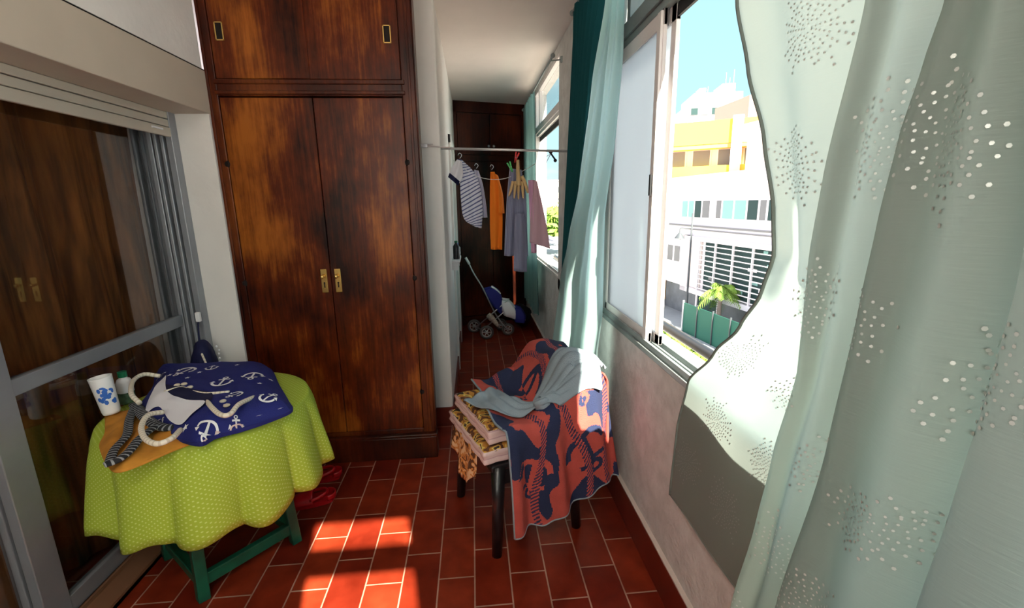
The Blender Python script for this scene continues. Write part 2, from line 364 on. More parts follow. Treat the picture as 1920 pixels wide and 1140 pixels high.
        if bevel: k = o.modifiers.new('bevel', 'BEVEL'); k.width = bevel; k.segments = 2; k.limit_method = 'ANGLE'
        return o
def tag(o, label=None, cat=None, group=None, kind=None):
    if label: o['label'] = label
    if cat: o['category'] = cat
    if group: o['group'] = group
    if kind: o['kind'] = kind
    return o
def thing(name, loc, label, cat, group=None):
    o = bpy.data.objects.new(name, None); COL.objects.link(o); o.location = loc; o.empty_display_size = .05
    return tag(o, label, cat, group)
def copy_tree(o, parent=None):
    c = o.copy(); COL.objects.link(c)
    if parent is not None: c.parent = parent
    for ch in list(o.children): copy_tree(ch, c)
    return c
def struct(name, mb, m, **k):
    o = mb.build(name, m, base=(0, 0, 0), **k); o['kind'] = 'structure'; return o
def spl(pts, n):                                # Catmull-Rom through 3D points
    P = [Vector(p) for p in pts]; P = [P[0]*2-P[1]]+P+[P[-1]*2-P[-2]]; out = []; k = len(P)-3
    for i in range(n+1):
        t = i/n*k; j = min(int(t), k-1); t -= j; a, b, c, d = P[j:j+4]
        out.append(.5*((2*b)+(c-a)*t+(2*a-5*b+4*c-d)*t*t+(3*b-a-3*c+d)*t**3))
    return out
def lerp(tab, x):
    if x <= tab[0][0]: return tab[0][1]
    for (a, p), (b, q_) in zip(tab, tab[1:]):
        if x <= b: t = (x-a)/(b-a); t = t*t*(3-2*t)*.4+t*.6; return p+(q_-p)*t
    return tab[-1][1]

# ================================================================== SETTING
RW = .69; LW = -1.285; CZ = 2.66
struct('floor', MB().box(-2.6, .8, -1.0, 6.4, -.1, 0), 'floor')
struct('ceiling', MB().box(-2.6, .85, -1.0, 6.4, CZ, CZ+.12), 'ceilp')
# right wall: parapet, lintel, piers
mb = MB().box(RW, .82, -1.0, 6.4, -.1, .885).box(RW+.005, .82, -1.0, 6.4, 2.60, CZ+.01)
mb.box(RW, .82, 2.42, 3.66, .8, 2.65).box(RW, .82, 5.05, 6.4, .8, 2.65)
struct('wall_right', mb, 'plaster_rough')
mb = MB().box(RW-.016, RW+.01, -1.0, 5.9, 0, .165); struct('baseboard_right', mb, 'tile_dark')
mb = MB().box(RW-.018, RW+.012, -1.0, 5.9, .165, .172); struct('trim_1', mb, 'grout')
# left wall: lintel band over the sliding door, white wall above, reveal
mb = MB().box(-1.60, LW, -1.0, 2.52, 2.165, CZ).box(-2.0, -1.47, 2.50, 2.60, 0, CZ)
mb.box(-1.47, LW, 2.52, 2.60, 0, 2.0).box(-1.60, LW, -1.0, -.8, 0, 2.2)
struct('wall_left', mb, 'plaster')
mb = MB().box(-1.60, LW+.004, -1.0, 2.545, 1.958, 2.158); struct('trim_2', mb, 'beige', bevel=.004)
mb = MB().box(-1.50, LW-.004, -1.0, 2.55, 2.158, 2.166); struct('trim_3', mb, 'black_gap')
YB = -.9
mb = MB().box(-2.6, -1.22, YB-.06, YB, 0, CZ).box(-1.22, RW+.01, YB-.06, YB, 0, .80).box(-1.22, RW+.01, YB-.06, YB, 2.60, CZ).box(.25, RW+.01, YB-.06, YB, .8, 2.6)
struct('wall_back', mb, 'plaster')
wn = bpy.data.objects.new('window_3', None); COL.objects.link(wn); wn.location = (-.3, YB-.05, .8); wn['kind'] = 'structure'
MB().box(-1.22, .25, YB-.07, YB-.03, 2.315, 2.425).box(-1.22, .25, YB-.07, YB-.03, .80, .84).box(-.22, -.19, YB-.07, YB-.03, .8, 2.6).box(-.52, -.48, YB-.07, YB-.03, .8, 2.6).build('window_frame', 'alu_white', wn)
for a_, b_ in ((-1.22, -.52), (-.48, -.22)):  # unseen frosted panes, added to catch the sun and fill the room softly
    MB().box(a_, b_, YB-.052, YB-.048, .84, 2.315).build('frosted_fill_pane', 'frosted', wn)
    MB().box(a_, b_, YB-.052, YB-.048, 2.425, 2.60).build('frosted_fill_pane', 'frosted', wn)
# the room behind the sliding door
mb = MB().box(-2.7, -2.6, -1.0, 2.7, 0, CZ).box(-2.6, -1.6, 2.6, 2.7, 0, CZ).box(-2.6, -1.6, -1.0, -.9, 0, CZ)
struct('wall_inner_room', mb, 'plaster')
# corridor wall with the pillar end
mb = MB().box(-.50, -.178, 2.93, 5.75, 0, CZ); struct('wall_corridor', mb, 'plaster', bevel=.012)
mb = MB().box(-.49, -.165, 2.918, 5.75, 0, .133); struct('baseboard_corridor', mb, 'tile_dark')
mb = MB().box(-1.4, -.3, 3.2, 3.3, 0, CZ).box(-.5, .85, 6.3, 6.4, 0, CZ); struct('wall_far', mb, 'plaster')
# door casing on the corridor wall
mb = MB().box(-.18, -.158, 4.0, 4.06, 0, 2.07).box(-.18, -.158, 4.85, 4.91, 0, 2.07).box(-.18, -.158, 4.0, 4.91, 2.0, 2.07)
struct('trim_4', mb, 'plaster', bevel=.004)

# ---------------------------------------------------- windows of the right wall
def window(n, y0, y1, stiles, leafs, tmull, hz, fm='alu_dark', xo=.78):
    z0, z1, zt0, zt1 = .885, 2.60, 2.15, 2.265
    e_ = bpy.data.objects.new('window_%d' % n, None); COL.objects.link(e_); e_.location = (.72, (y0+y1)/2, z0); e_['kind'] = 'structure'
    f = MB()
    f.box(.690, xo, y0, y1, z0, z0+.022).box(.700, .712, y0, y1, z0, .932).box(.728, .738, y0, y1, z0, .925).box(xo-.02, xo, y0, y1, z0, .93)
    f.box(.695, xo, y0, y1, 2.575, z1).box(.700, xo, y0, y0+.035, z0, z1).box(.700, xo, y1-.035, y1, z0, z1)
    f.box(.700, xo, y0, y1, 2.205, zt1).box(.712, xo, y0, y1, 2.175, 2.205)
    f.build('window_frame', fm, e_, bevel=.002)
    g = MB(); g.box(.742, .752, y0, y1, 2.13, 2.175); g.build('gasket', 'gasket', e_)
    for (a, b) in leafs:
        l = MB(); x0, x1 = (.714, .728) if leafs.index((a, b)) % 2 == 0 else (.738, .754)
        l.box(x0, x1, a, b, .925, .965).box(x0, x1, a, b, 2.12, 2.18).box(x0, x1, a, a+.04, .925, 2.18).box(x0, x1, b-.04, b, .925, 2.18)
        lf = l.build('sash', 'alu_white', e_, bevel=.002)
        MB().box((x0+x1)/2-.002, (x0+x1)/2+.002, a+.04, b-.04, .965, 2.12).build('pane', hz, lf)
    for (a, b) in stiles:
        MB().box(.704, .716, a, b, .93, 2.17).build('stile', 'alu_white', e_, bevel=.002)
    m_ = MB()
    for t in tmull: m_.box(.705, xo-.01, t-.02, t+.02, zt1, 2.575)
    if tmull: m_.build('transom_mullion', fm, e_)
    ys = [y0+.035]+list(tmull)+[y1-.035]
    for a, b in zip(ys, ys[1:]): MB().box(.735, .739, a+.02, b-.02, zt1, 2.575).build('transom_pane', 'glass', e_)
    return e_
window(1, -.9, 2.42, [(1.765, 1.80), (-.44, -.36)], [(1.76, 2.40), (1.71, 2.36)], (.2, 1.2, 2.13), 'glass_haze')
window(2, 3.66, 5.05, [], [], (4.8,), 'glass', 'alu_white', .745)
# latch on the sash stile
mb = MB().box(.697, .708, 1.775, 1.79, 1.52, 1.60); o = mb.build('latch', 'gasket', bpy.data.objects['window_1'])
# outer ledge
mb = MB().box(.78, .90, -1.0, 6.4, .80, .875); struct('trim_5', mb, 'ledge')

# ---------------------------------------------------- sliding door on the left
d1 = bpy.data.objects.new('door_1', None); COL.objects.link(d1); d1.location = (-1.55, .5, 0); d1['kind'] = 'structure'
f = MB()
for x0, x1, y0, y1 in ((-1.475, -1.445, 2.465, 2.52), (-1.50, -1.485, 2.46, 2.52), (-1.53, -1.515, 2.455, 2.52), (-1.585, -1.572, 2.45, 2.52), (-1.62, -1.605, 2.44, 2.52)):
    f.box(x0, x1, y0, y1, 0, 1.97)
f.build('door_jamb', 'alu', d1, bevel=.003)
f = MB().box(-1.62, -1.42, -2.0, 2.5, 0, .018).box(-1.60, -1.59, -2.0, 2.5, 0, .04).box(-1.53, -1.52, -2.0, 2.5, 0, .035).box(-1.45, -1.42, -2.0, 2.5, 0, .03)
f.build('threshold', 'rust', d1)
def leaf(x, y0, y1):
    l = MB().box(x-.02, x+.014, y0, y0+.095, .03, 1.95).box(x-.02, x+.014, y1-.035, y1, .03, 1.95)
    l.box(x-.02, x+.012, y0, y1, .03, .10).box(x-.02, x+.012, y0, y1, 1.90, 1.96).box(x-.02, x+.012, y0, y1, .898, .955)
    s_ = l.build('door_leaf', 'alu', d1, bevel=.003)
    MB().box(x-.006, x-.002, y0+.09, y1-.04, .09, 1.91).build('pane', 'glass_dark', s_)
leaf(-1.55, 1.45, 2.49); leaf(-1.60, .48, 1.49); leaf(-1.55, -.5, .55)
# roller shutter: bottom of the curtain of slats showing
t = thing('roller_shutter', (-1.45, .4, 1.84), 'beige roller shutter pulled up above the sliding glass door', 'shutter')
for k, (a, b) in enumerate(((1.842, 1.885), (1.889, 1.922), (1.926, 1.957))):
    MB().box(-1.462-(.006 if k else 0), -1.446-(.004 if k else 0), -.79, 2.475, a, b).build('slat', 'slat', t, bevel=.003)
MB().box(-1.447, -1.438, 2.33, 2.40, 1.866, 1.874).build('bottom_stop', 'white_plastic', t)
# brown drape in the room behind
def fn(u, v):
    y = -.88+3.42*u; z = .05+1.95*(1-v)
    return (-1.70+.040*math.sin(y*21+.8*math.sin(y*5))+.02*math.sin(y*47+z), y+.015*math.sin(z*3+y*9), z)
tag(MB().grid(fn, 220, 12).build('drape', 'curtain_in', smooth=True, solid=.003), 'brown pleated drape behind the sliding glass door', 'curtain')

# ================================================================== WARDROBE
wd = thing('wardrobe', (-.78, 2.8, 0), 'built-in varnished brown wooden wardrobe with brass lock plates beside the white pillar', 'wardrobe')
WY = 2.552
b = MB()
b.box(LW, -.292, WY+.03, 3.19, 0, CZ-.002)
b.box(LW, -1.238, WY-.012, WY+.04, .16, CZ-.002).box(-.335, -.268, WY-.012, WY+.04, .16, CZ-.002)
b.box(-1.238, -.335, WY-.012, WY+.04, 2.045, 2.118).box(-1.25, -.32, WY-.022, WY, 2.052, 2.070).box(-1.25, -.32, WY-.022, WY, 2.10, 2.122)
b.box(-1.238, -.335, WY-.005, WY+.04, .155, .185)
b.build('body', 'wood_trim', wd, bevel=.004)
MB().box(-.268, -.262, WY-.016, WY+.045, .165, CZ-.01).box(-.303, -.29, WY-.018, WY-.01, .165, CZ-.01).box(-1.283, -1.27, WY-.02, WY-.01, .165, CZ-.01).build('edge_moulding', 'wood_trim', wd, bevel=.002)
MB().box(LW+.002, -.258, WY-.035, WY+.06, 0, .140).box(LW+.002, -.256, WY-.038, WY+.03, .140, .158).build('plinth', 'wood_dark', wd, bevel=.004)
def wdoor(x0, x1, z0, z1, hx, upper):
    d = MB().box(x0, x1, WY-.010, WY+.02, z0, z1).build('door', 'wood', wd, bevel=.003)
    return d
dl = wdoor(-1.235, -.7875, .188, 2.038, 0, 0); dr = wdoor(-.7835, -.338, .188, 2.038, 0, 0)
ul = wdoor(-1.235, -.786, 2.126, CZ-.02, 0, 1)
ur = MB().box(-.79, -.338, WY-.004, WY+.02, 2.126, CZ-.02).build('door', 'wood', wd, bevel=.003)
for d, x in ((dl, -.822), (dr, -.748)):
    m_ = MB().box(x-.017, x+.017, WY-.014, WY-.010, 1.035, 1.165); p = m_.build('lock_plate', 'brass', d, bevel=.003)
    k_ = MB().tube([(x, WY-.012, 1.125), (x, WY-.032, 1.125)], .006, 10).sphere((x-.004, WY-.036, 1.125), .011, 8, 0, (1, .7, 1)); k_.build('knob', 'brass', d, smooth=True)
    k_ = MB().box(x-.003, x+.003, WY-.0155, WY-.0138, 1.062, 1.085).sphere((x, WY-.0142, 1.088), .005, 6, 0, (1, .3, 1)); k_.build('keyhole', 'black_gap', d)
for d, x, z, yy in ((ul, -1.190, 2.337, WY-.010), (ur, -.393, 2.335, WY-.004)):
    m_ = MB()
    m_.box(x-.020, x-.014, yy-.005, yy, z-.042, z+.042).box(x+.014, x+.020, yy-.005, yy, z-.042, z+.042).box(x-.020, x+.020, yy-.005, yy, z+.036, z+.042).box(x-.020, x+.020, yy-.005, yy, z-.042, z-.036)
    m_.build('recessed_pull', 'brass', d, bevel=.001)
    MB().box(x-.014, x+.014, yy-.002, yy, z-.036, z+.036).build('pull_recess', 'black_gap', d)
for z in (.42, 1.10, 1.72):
    for x in (-1.243, -.330): MB().sphere((x, WY-.008, z), .016, 6, 0, (1, .4, 1.2)).build('hinge', 'black_gap', wd)
# far closet at the corridor's end, slightly turned
T = Matrix.Translation((-.19, 5.58, 0)) @ Matrix.Rotation(math.radians(16), 4, 'Z')
fc = thing('closet', (.2, 5.8, 0), 'dark wooden closet with upper doors across the end of the corridor', 'closet')
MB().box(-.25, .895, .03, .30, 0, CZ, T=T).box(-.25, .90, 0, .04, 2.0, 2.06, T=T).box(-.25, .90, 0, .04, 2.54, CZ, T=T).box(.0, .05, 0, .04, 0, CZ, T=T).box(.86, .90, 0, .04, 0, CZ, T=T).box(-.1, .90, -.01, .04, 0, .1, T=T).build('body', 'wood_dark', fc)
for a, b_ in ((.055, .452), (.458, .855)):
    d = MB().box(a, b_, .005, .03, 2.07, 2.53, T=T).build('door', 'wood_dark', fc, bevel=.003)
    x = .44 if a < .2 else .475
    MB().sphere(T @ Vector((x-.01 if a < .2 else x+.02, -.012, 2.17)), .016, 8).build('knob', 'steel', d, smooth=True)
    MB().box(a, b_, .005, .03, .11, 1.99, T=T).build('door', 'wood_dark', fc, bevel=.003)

# ================================================================== TABLE
TX, TY, TZ = -1.115, 1.865, .70
ft = [(-1.105, 1.575), (-.845, 1.875), (-1.14, 2.13), (-1.40, 1.835)]
tb = thing('round_table', (TX, TY, 0), 'green painted wooden table under the lime tablecloth', 'table')
for (x, y) in ft:
    dx, dy = TX-x, TY-y
    def leg_ring(z, k): return
    a = math.atan2(dy, dx); T = Matrix.Translation((x+dx*.05, y+dy*.05, 0)) @ Matrix.Rotation(a, 4, 'Z')
    MB().tube([T @ Vector((0, 0, 0)), T @ Vector((.02, 0, .35)), T @ Vector((.04, 0, TZ-.03))], [.030, .028, .026], 4).build('leg', 'green_wood', tb, bevel=.004)
for i in range(4):
    (x0, y0), (x1, y1) = ft[i], ft[(i+1) % 4]; v = Vector((x1-x0, y1-y0, 0)); L = v.length; a = math.atan2(v.y, v.x)
    T = Matrix.Translation((x0, y0, 0)) @ Matrix.Rotation(a, 4, 'Z')
    MB().box(.03, L-.03, .0, .035, .055, .10, T=T).box(.03, L-.03, -.004, .004, .10, .108, T=T).build('stretcher', 'green_wood', tb, bevel=.003)
    MB().box(.03, L-.03, .02, .045, TZ-.10, TZ-.03, T=T).build('apron', 'green_wood', tb)
MB().cyl((TX, TY), .36, TZ-.028, TZ-.006, 48).build('tabletop', 'green_wood', tb)
T = Matrix.Translation((-1.07, 1.60, .0))
tag(MB().box(-1.135, -1.10, 1.552, 1.556, .345, .42).build('care_tag', 'white_plastic', tb), 'white tag')
R0 = .372
HEM = [(-180, .38), (-165, .36), (-150, .34), (-128, .33), (-112, .345), (-95, .33), (-80, .33), (-65, .335), (-45, .35), (-30, .345), (-12, .315), (10, .33), (30, .36), (60, .34), (100, .36), (140, .38), (180, .40)]
def cloth_pt(th, r_or_d, drop):
    if not drop: return Vector((TX+r_or_d*math.cos(th), TY+r_or_d*math.sin(th), TZ+.001-.004*max(0, r_or_d/R0-.95)*20))
    s_ = r_or_d; L = lerp(HEM, math.degrees(math.atan2(math.sin(th), math.cos(th))))
    q0 = math.sin(th*13+.8*math.sin(th*2)); fold = .8*(1-2*(1-abs(math.sin(th*6.5+.4*math.sin(th*2))))**1.6)*.7+.3*q0+.22*math.sin(th*5+2)
    k = min(1, s_*1.15)**.8
    r = R0+.012*math.sin(min(1, s_*4)*PI/2)+.035*s_+.042*k*fold
    tt = th+.03*k*math.cos(th*11)
    return Vector((TX+r*math.cos(tt), TY+r*math.sin(tt), TZ-.004-L*s_+.012*s_*math.sin(th*11+.5)))
NT = 260; vs = []; uv = []; fs = []
rows = [('t', r) for r in (0.001, .12, .24, .33, .362, R0)]+[('d', s_) for s_ in (.02, .06, .12, .2, .3, .4, .5, .6, .7, .8, .9, 1.)]
for kind_, val in rows:
    for i in range(NT+1):
        th = -PI+2*PI*i/NT; p = cloth_pt(th, val, kind_ == 'd'); vs.append(p)
        if kind_ == 't': uv.append((TX+val*math.cos(th), TY+val*math.sin(th)))
        else: uv.append((th*R0, -R0-.38*val))
for j in range(len(rows)-1):
    for i in range(NT): a = j*(NT+1)+i; fs.append((a, a+1, a+NT+2, a+NT+1))
mb = MB(); mb.add(vs, fs, 0, uv)
tag(mb.build('tablecloth', 'lime', smooth=True, solid=.002, base=(TX, TY, .3)), 'lime green tablecloth with tiny dots draped over the round table', 'tablecloth')

# ---------------------------------------------------- things on the table
def tri_fill(mb, poly, f, mi, lift=.002, lev=1):
    from mathutils.geometry import tessellate_polygon
    P2 = [(p[0], p[1]) for p in poly]
    T_ = [(P2[a], P2[b_], P2[c]) for a, b_, c in tessellate_polygon([[Vector((p[0], p[1], 0)) for p in poly]])]
    mid = lambda p, q_: ((p[0]+q_[0])/2, (p[1]+q_[1])/2)
    for _ in range(lev):
        N_ = []
        for a, b_, c in T_:
            ab, bc, ca = mid(a, b_), mid(b_, c), mid(c, a); N_ += [(a, ab, ca), (ab, b_, bc), (ca, bc, c), (ab, bc, ca)]
        T_ = N_
    for t_ in T_:
        vs = [Vector((p[0], p[1], f(p[0], p[1])+lift)) for p in t_]
        mb.add(vs, [(0, 1, 2) if (vs[1]-vs[0]).cross(vs[2]-vs[0]).z > 0 else (0, 2, 1)], mi)
def anchor_shapes(s=1.):
    out = []
    out.append([(-.06, -.75), (.06, -.75), (.07, .45), (-.07, .45)])
    out.append([(-.35, .28), (.35, .28), (.35, .42), (-.35, .42)])
    ring = []
    for i in range(13): a = 2*PI*i/12; ring.append((.19*math.cos(a), .62+.19*math.sin(a)))
    for i in range(12, -1, -1): a = 2*PI*i/12; ring.append((.09*math.cos(a), .62+.09*math.sin(a)))
    for i in range(12): out.append([ring[i], ring[i+1], ring[24-i], ring[25-i]])
    arc = [(.62*math.cos(a), -.18+.62*math.sin(a)) for a in [PI+PI*i/12 for i in range(13)]]
    arc2 = [(.48*math.cos(a), -.12+.50*math.sin(a)) for a in [PI+PI*i/12 for i in range(13)]]
    for i in range(12): out.append([arc[i], arc[i+1], arc2[i+1], arc2[i]])
    out.append([(-.75, -.18), (-.40, -.05), (-.58, .14)]); out.append([(.75, -.18), (.40, -.05), (.58, .14)])
    return [[(x*s, y*s) for x, y in p] for p in out]
def star_shapes(s=1.):
    p = [((1 if i % 2 == 0 else .42)*s*math.cos(PI/2+i*PI/5), (1 if i % 2 == 0 else .42)*s*math.sin(PI/2+i*PI/5)) for i in range(10)]
    return [[(0, 0), p[i], p[(i+1) % 10]] for i in range(10)]
def put(mb, shapes, cx, cy, rot, f, mi=1, lift=.0045):
    c, s_ = math.cos(rot), math.sin(rot)
    for sh in shapes:
        poly = [(cx+x*c-y*s_, cy+x*s_+y*c) for x, y in sh]
        tri_fill(mb, poly, f, mi, lift)
def inside(poly, x, y):
    r = False; n = len(poly); j = n-1
    for i in range(n):
        if (poly[i][1] > y) != (poly[j][1] > y) and x < (poly[j][0]-poly[i][0])*(y-poly[i][1])/(poly[j][1]-poly[i][1])+poly[i][0]: r = not r
        j = i
    return r
def edge_dist(poly, x, y):
    best = 9; p = Vector((x, y)); n = len(poly)
    for i in range(n):
        a = Vector(poly[i]); b_ = Vector(poly[(i+1) % n]); t_ = max(0, min(1, (p-a).dot(b_-a)/max(1e-9, (b_-a).length_squared)))
        best = min(best, (p-(a+(b_-a)*t_)).length)
    return best
def pad(mb, poly, z0, hfun, mi=0, step=.012, rim=.03):
    """soft lying cloth volume: a fan from the outline inward, height by distance to the edge"""
    n = len(poly); c = Vector((sum(p[0] for p in poly)/n, sum(p[1] for p in poly)/n)); R = 12
    # resample outline
    P = spl([(p[0], p[1], 0) for p in poly+[poly[0]]], 90)[:-1]; pl = [(p.x, p.y) for p in P]; N = len(pl)
    ks = [1, 1.005, .99, .96, .92, .86, .78, .68, .56, .42, .28, .14, .02]
    vs = []
    for j, k in enumerate(ks):
        for p in pl:
            x = c.x+(p[0]-c.x)*k; y = c.y+(p[1]-c.y)*k
            z = z0 if j == 0 else z0+hfun(x, y, edge_dist(pl, x, y) if j > 1 else .002)
            vs.append(Vector((x, y, z)))
    fs = []
    for j in range(len(ks)-1):
        for i in range(N): fs.append((j*N+i, j*N+(i+1) % N, (j+1)*N+(i+1) % N, (j+1)*N+i))
    fs.append(tuple((len(ks)-1)*N+i for i in range(N)))
    mb.add(vs, fs, mi); return pl
def img_poly(pts, z): return [tuple(at(2, z, *p)[:2]) for p in pts]
TS = TZ+.004
# mustard cloth under the bag
mp_ = img_poly([(196, 775), (235, 768), (300, 770), (420, 770), (432, 796), (400, 812), (330, 838), (250, 872), (215, 880), (200, 868), (190, 850), (186, 830), (196, 808)], TS+.012)
def hm(x, y, d): return .006+.016*(1-math.exp(-d/.015))+.008*math.sin(x*70+y*30)*(1-math.exp(-d/.02))
mb = MB(); pad(mb, mp_, TS, hm)
tag(mb.build('mustard_cloth', 'mustard', smooth=True), 'mustard yellow folded cloth under the anchor print tote bag', 'cloth')
# striped straps lying on it
t = thing('striped_straps', (-1.28, 1.62, TS+.02), 'black and white striped knotted sash lying on the mustard cloth', 'sash')
def ipath(pts, z): return [at(2, zz, px, py) for (px, py), zz in zip(pts, z if isinstance(z, list) else [z]*len(pts))]
zz = TS+.035
MB().tube(spl(ipath([(255, 755), (243, 785), (238, 815), (215, 842), (205, 868)], zz), 30), .014, 10, flat=.45).build('strap', 'strap', t, smooth=True)
MB().tube(spl(ipath([(290, 800), (262, 822), (243, 845), (222, 862), (196, 872)], zz+.006), 30), .016, 10, flat=.45).build('strap', 'strap', t, smooth=True)
MB().tube(spl(ipath([(252, 758), (275, 785), (300, 800), (330, 800), (345, 790)], zz), 30), .020, 10, flat=.5).build('strap', 'strap', t, smooth=True)
# anchor tote
tp_img = [(262, 745), (285, 715), (292, 690), (330, 683), (400, 682), (470, 679), (505, 682), (522, 712), (540, 742), (545, 757), (500, 776), (450, 792), (425, 798), (400, 805), (375, 818), (340, 812), (318, 800), (300, 785), (275, 768)]
ZB = TS+.05
tp_ = img_poly(tp_img, ZB)
cB = Vector((sum(p[0] for p in tp_)/len(tp_), sum(p[1] for p in tp_)/len(tp_)))
tpl = None
def hb(x, y, d=None):
    if d is None: d = edge_dist(tpl, x, y)
    h = .010+.066*(1-math.exp(-d/.035))
    h += .006*noise.noise(Vector((x*11, y*11, 3)))*min(1, d/.03)
    return h
def fz(x, y): return TS+.012+hb(x, y)
tote = thing('tote_bag', (cB.x, cB.y, TS), 'navy tote bag with white anchors and cream rope handles lying on the lime table', 'bag')
mb = MB()
tpl = [(p.x, p.y) for p in spl([(p[0], p[1], 0) for p in tp_+[tp_[0]]], 90)[:-1]]
pad(mb, tp_, TS+.012, lambda x, y, d: hb(x, y, d))
def ipt(px, py): p = at(2, TS+.08, px, py); return p.x, p.y
def irot(px, py, deg):      # direction on the table of an image direction
    a = ipt(px, py); b_ = ipt(px+10*math.cos(math.radians(deg)), py-10*math.sin(math.radians(deg))); return math.atan2(b_[1]-a[1], b_[0]-a[0])-PI/2
for px, py, deg, s_ in ((346, 700, 200, .062), (418, 720, 45, .062), (474, 708, 240, .064), (398, 694, 55, .040), (440, 745, 200, .040), (505, 744, 30, .050), (385, 792, 230, .050), (440, 778, 80, .034), (300, 700, 260, .034), (290, 770, 100, .032)):
    x, y = ipt(px, py); put(mb, anchor_shapes(s_), x, y, irot(px, py, deg), fz)
for px, py in ((318, 705), (375, 703), (445, 688), (507, 706), (486, 781), (525, 766), (487, 720), (352, 712), (345, 790), (425, 763)):
    x, y = ipt(px, py); put(mb, star_shapes(.012), x, y, .3, fz)
mb.build('bag_body', ['navy', 'anchor'], tote, smooth=False)
# white lining showing in the mouth
def flap(pts, nm, m_, lift):
    P_ = [(p.x, p.y) for p in spl([(p[0], p[1], 0) for p in img_poly(pts+[pts[0]], ZB+.03)], 60)[:-1]]
    mb = MB(); tri_fill(mb, P_, lambda x, y: fz(x, y), 0, lift, 3); mb.build(nm, m_, tote, smooth=True)
flap([(300, 722), (330, 728), (362, 735), (398, 742), (392, 762), (360, 764), (330, 756), (308, 745)], 'bag_mouth', 'navy_dark', .007)
flap([(312, 706), (296, 720), (280, 738), (266, 752), (296, 756), (316, 776), (338, 787), (360, 779), (386, 760), (350, 756), (325, 746), (312, 733)], 'lining', 'white_cloth', .010)
zr_ = TS+.10
for pts in ([(300, 705), (270, 702), (250, 714), (246, 738), (262, 756)], [(305, 773), (278, 778), (265, 800), (272, 822), (295, 832), (322, 822), (338, 806)], [(385, 748), (398, 765), (415, 778), (432, 776), (448, 758), (475, 745)]):
    MB().tube(spl(ipath(pts, [zr_-.02]+[zr_]*(len(pts)-2)+[zr_-.02]), 36), .0085, 12).build('rope_handle', 'rope', tote, smooth=True)
MB().tube(spl(ipath([(308, 735), (340, 727), (365, 735), (390, 738), (430, 735)], zr_-.012), 30), .006, 10).build('rope_trim', 'rope', tote, smooth=True)
for px, py in ((332, 722), (345, 720), (356, 726), (418, 752), (425, 760)): MB().sphere(at(2, zr_-.01, px, py), .012, 6, 0, (1, 1, .5)).build('rope_knot', 'rope', tote, smooth=True)
# white bottle with blue print, leaning a little
def bottle_at(px, py): return at(2, TS+.006, px, py)
pb = bottle_at(212, 782)
t = thing('tumbler', (pb.x, pb.y, TS+.03), 'white tapered tumbler with a blue printed motif, on the table edge', 'tumbler')
T = Matrix.Translation(Vector((pb.x, pb.y, TS+.024))) @ Matrix.Rotation(math.radians(-6), 4, 'Y')
prof = [(.0, 0), (.026, 0), (.029, .01), (.036, .145), (.037, .150), (.033, .150), (.030, .04), (0, .03)]
MB().lathe((0, 0, 0), prof, 36, T=T).build('cup', 'white_plastic', t, smooth=True)
dc = math.atan2(-pb.y, -pb.x); 
mb = MB()
random.seed(3)
for i in range(26):
    a0 = dc+random.gauss(0, .35); z = .085+random.gauss(0, .016); s_ = random.uniform(.10, .26); h = random.uniform(.004, .010)
    r_ = lambda z_: .0292+.0068*(z_-.01)/.135+.0012
    vs = []
    for k in range(8):
        aa = 2*PI*k/8; zq = z+h*math.sin(aa); an = a0+s_*math.cos(aa); vs.append(T @ Vector((r_(zq)*math.cos(an), r_(zq)*math.sin(an), zq)))
    mb.add(vs, [tuple(range(8))])
mb.build('printed_motif', 'blue_print', t)
pb = bottle_at(240, 752)
t = thing('lotion_bottle', (pb.x, pb.y, TS), 'small bottle with a green cap standing behind the white tumbler', 'bottle')
MB().lathe((pb.x, pb.y, TS), [(0, 0), (.026, 0), (.028, .01), (.028, .09), (.024, .10)], 24).build('label_band', mat('muted green label', (.10, .20, .12), .6, var=.5, vscale=60), t, smooth=True)
MB().lathe((pb.x, pb.y, TS), [(.0285, .05), (.0285, .09), (.022, .105), (.014, .11), (.014, .118)], 24).build('bottle', 'white_plastic', t, smooth=True)
MB().cyl((pb.x, pb.y), .016, TS+.115, TS+.138, 20).build('cap', 'green_cap', t, smooth=False)
# second, dark bag hanging in the door reveal
t = thing('hanging_bag', (-1.43, 2.40, .70), 'dark navy bag hanging at the sliding door frame behind the tote', 'bag')
mb = MB().sphere((-1.42, 2.38, .70), .1, 14, 0, (.55, .75, 1.35))
for v in mb.v: v += Vector((.010*noise.noise(v*25), .012*noise.noise(v*22+Vector((5, 0, 0))), 0))
mb.build('bag_body', 'navy_dark', t, smooth=True)
MB().tube(spl([(-1.40, 2.33, .78), (-1.37, 2.30, .74), (-1.36, 2.31, .66)], 12), .005, 8).build('rope_handle', 'rope', t, smooth=True)
MB().tube(spl([(-1.42, 2.36, .81), (-1.435, 2.40, .90), (-1.44, 2.43, .95)], 12), .004, 8).build('strap', 'navy_dark', t)
mb = MB()
for i in range(9): mb.sphere((-1.365+.006*(i % 2), 2.405+.006*(i % 3), .79-.022*i), .006, 5)
mb.build('white_trim', 'anchor', t)
tag(MB().box(-1.447, -1.425, 2.405, 2.425, .925, .975).build('hook', 'white_plastic', bevel=.004), 'small white plastic catch on the sliding door frame', 'hook')

